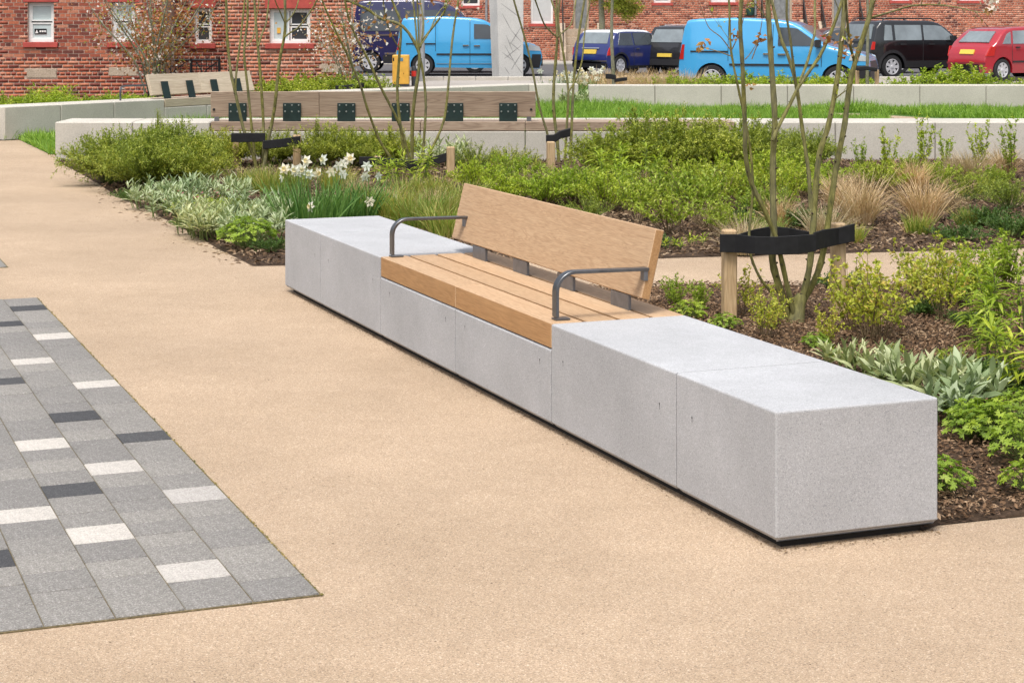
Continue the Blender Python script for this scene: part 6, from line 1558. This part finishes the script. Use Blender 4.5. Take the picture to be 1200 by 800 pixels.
 ('weed', 975, 425, .8, 'small weed seedling near the woolly silver row'),
 ('weed', 1050, 420, .7, 'small weed seedling in the middle of the mulch'),
]
for a in A:
    e = plant(*a)
sp = plant('needle', 186, 205, .42, 'tall pointed conifer spray standing above the left shrubs'); sp.scale = (.22, .22, 1.15)
gl = MB()
tw = [(*G(1112, 425), .05)]; x, y, z = tw[0]
MB().tube(smooth_path([(x, y, .03), (x+.03, y-.05, .05), (x+.07, y-.02, .045), (x+.06, y-.12, .04)], 3), .0035, 5).build('fallen_twig', M_straw if 'M_straw' in globals() else M_stake)
bpy.context.scene.collection.objects[-1].name
o = bpy.data.objects['fallen_twig']; tag(o, 'curled pale twig lying on the mulch of the near bed', 'twig')
# plants beyond the lawn
def belt(kind, n, x0, x1, y0, y1, s0, s1, names, seed, z=.01, sz=1):
    r = random.Random(seed); nm, cat = NAMES[kind]; ps = PROTO[kind]
    for i in range(n):
        t = (i+.5)/n; px = x0+(x1-x0)*t
        Y = r.uniform(y0, y1)
        e = empty(nm, ((px-600)*Y/CAM_F, Y, z), r.uniform(0, 6), *((names[i], cat) if isinstance(names, list) else (names[0], cat, names[1]))); s = r.uniform(s0, s1); e.scale = (s*1.25, s*1.25, s*sz)
        for n_, me in ps[i % len(ps)]: link(n_, me, e)
belt('limebush', 18, 4, 178, 32.0, 33.5, 1.0, 1.3, ('yellow green hedge shrub in front of the left brick building', 'low hedge shrubs before the left brick building'), 1)
belt('spurge', 5, 46, 72, 33.6, 34.4, 1.15, 1.4, ['strap leaved green plant, leftmost of five left of the first bollard', 'strap leaved green plant, second of five left of the first bollard', 'strap leaved green plant, middle of five left of the first bollard', 'strap leaved green plant, fourth of five left of the first bollard', 'strap leaved green plant touching the first bollard'], 2)
belt('needle', 12, 5, 150, 31.0, 31.8, .45, .6, ('low green shrub just behind the curving wall on the left', 'low shrubs behind the curving wall'), 3)
belt('bushy', 12, 318, 440, 36.5, 38.5, 1.2, 1.55, ('mid green shrub below the white window of the right brick wing', 'shrubs before the right brick wing'), 4)
belt('lowgreen', 6, 436, 462, 38, 40, 1.0, 1.5, ('low plant at the paving edge left of the yellow bin', 'low plants left of the yellow bin'), 5)
belt('straw', 40, 692, 822, 37.6, 40, 1.3, 1.75, ('dry straw coloured grass tuft in front of the navy and black cars', 'dry grass tufts before the parked cars'), 6)
belt('limebush', 16, 775, 1000, 37.4, 39, 1.45, 1.8, ('yellow green hedge plant in front of the angled blue van', 'hedge plants before the angled blue van'), 7)
belt('limebush', 14, 1000, 1215, 37.2, 39, 1.2, 1.5, ('yellow green hedge plant in front of the black and red cars', 'hedge plants before the black and red cars'), 8)
belt('leafyrose', 6, 1062, 1172, 37.5, 38.2, 1.5, 2.1, ['taller lime shrub below the door of the black four by four, left', 'taller lime shrub below the front of the black four by four', 'taller lime shrub at the gap of the black and red cars', 'taller lime shrub below the red car number plate', 'taller lime shrub left of the red car wheel', 'taller lime shrub in front of the red car wheel'], 9)
belt('daffodil', 7, 655, 695, 36.9, 38.5, 1.2, 1.5, ('white daffodil clump at the gap between the cream walls', 'daffodil clumps at the wall gap'), 10)
belt('silver', 3, 680, 688, 36.2, 36.7, .9, 1.2, ('grey green plant filling the gap between the cream walls', 'grey green plants in the wall gap'), 11)
belt('bushy', 2, -6, 5, 28.5, 29.0, 1.0, 1.2, ('green shrub cut by the left edge beyond the curving wall end', 'shrubs at the left picture edge'), 12)
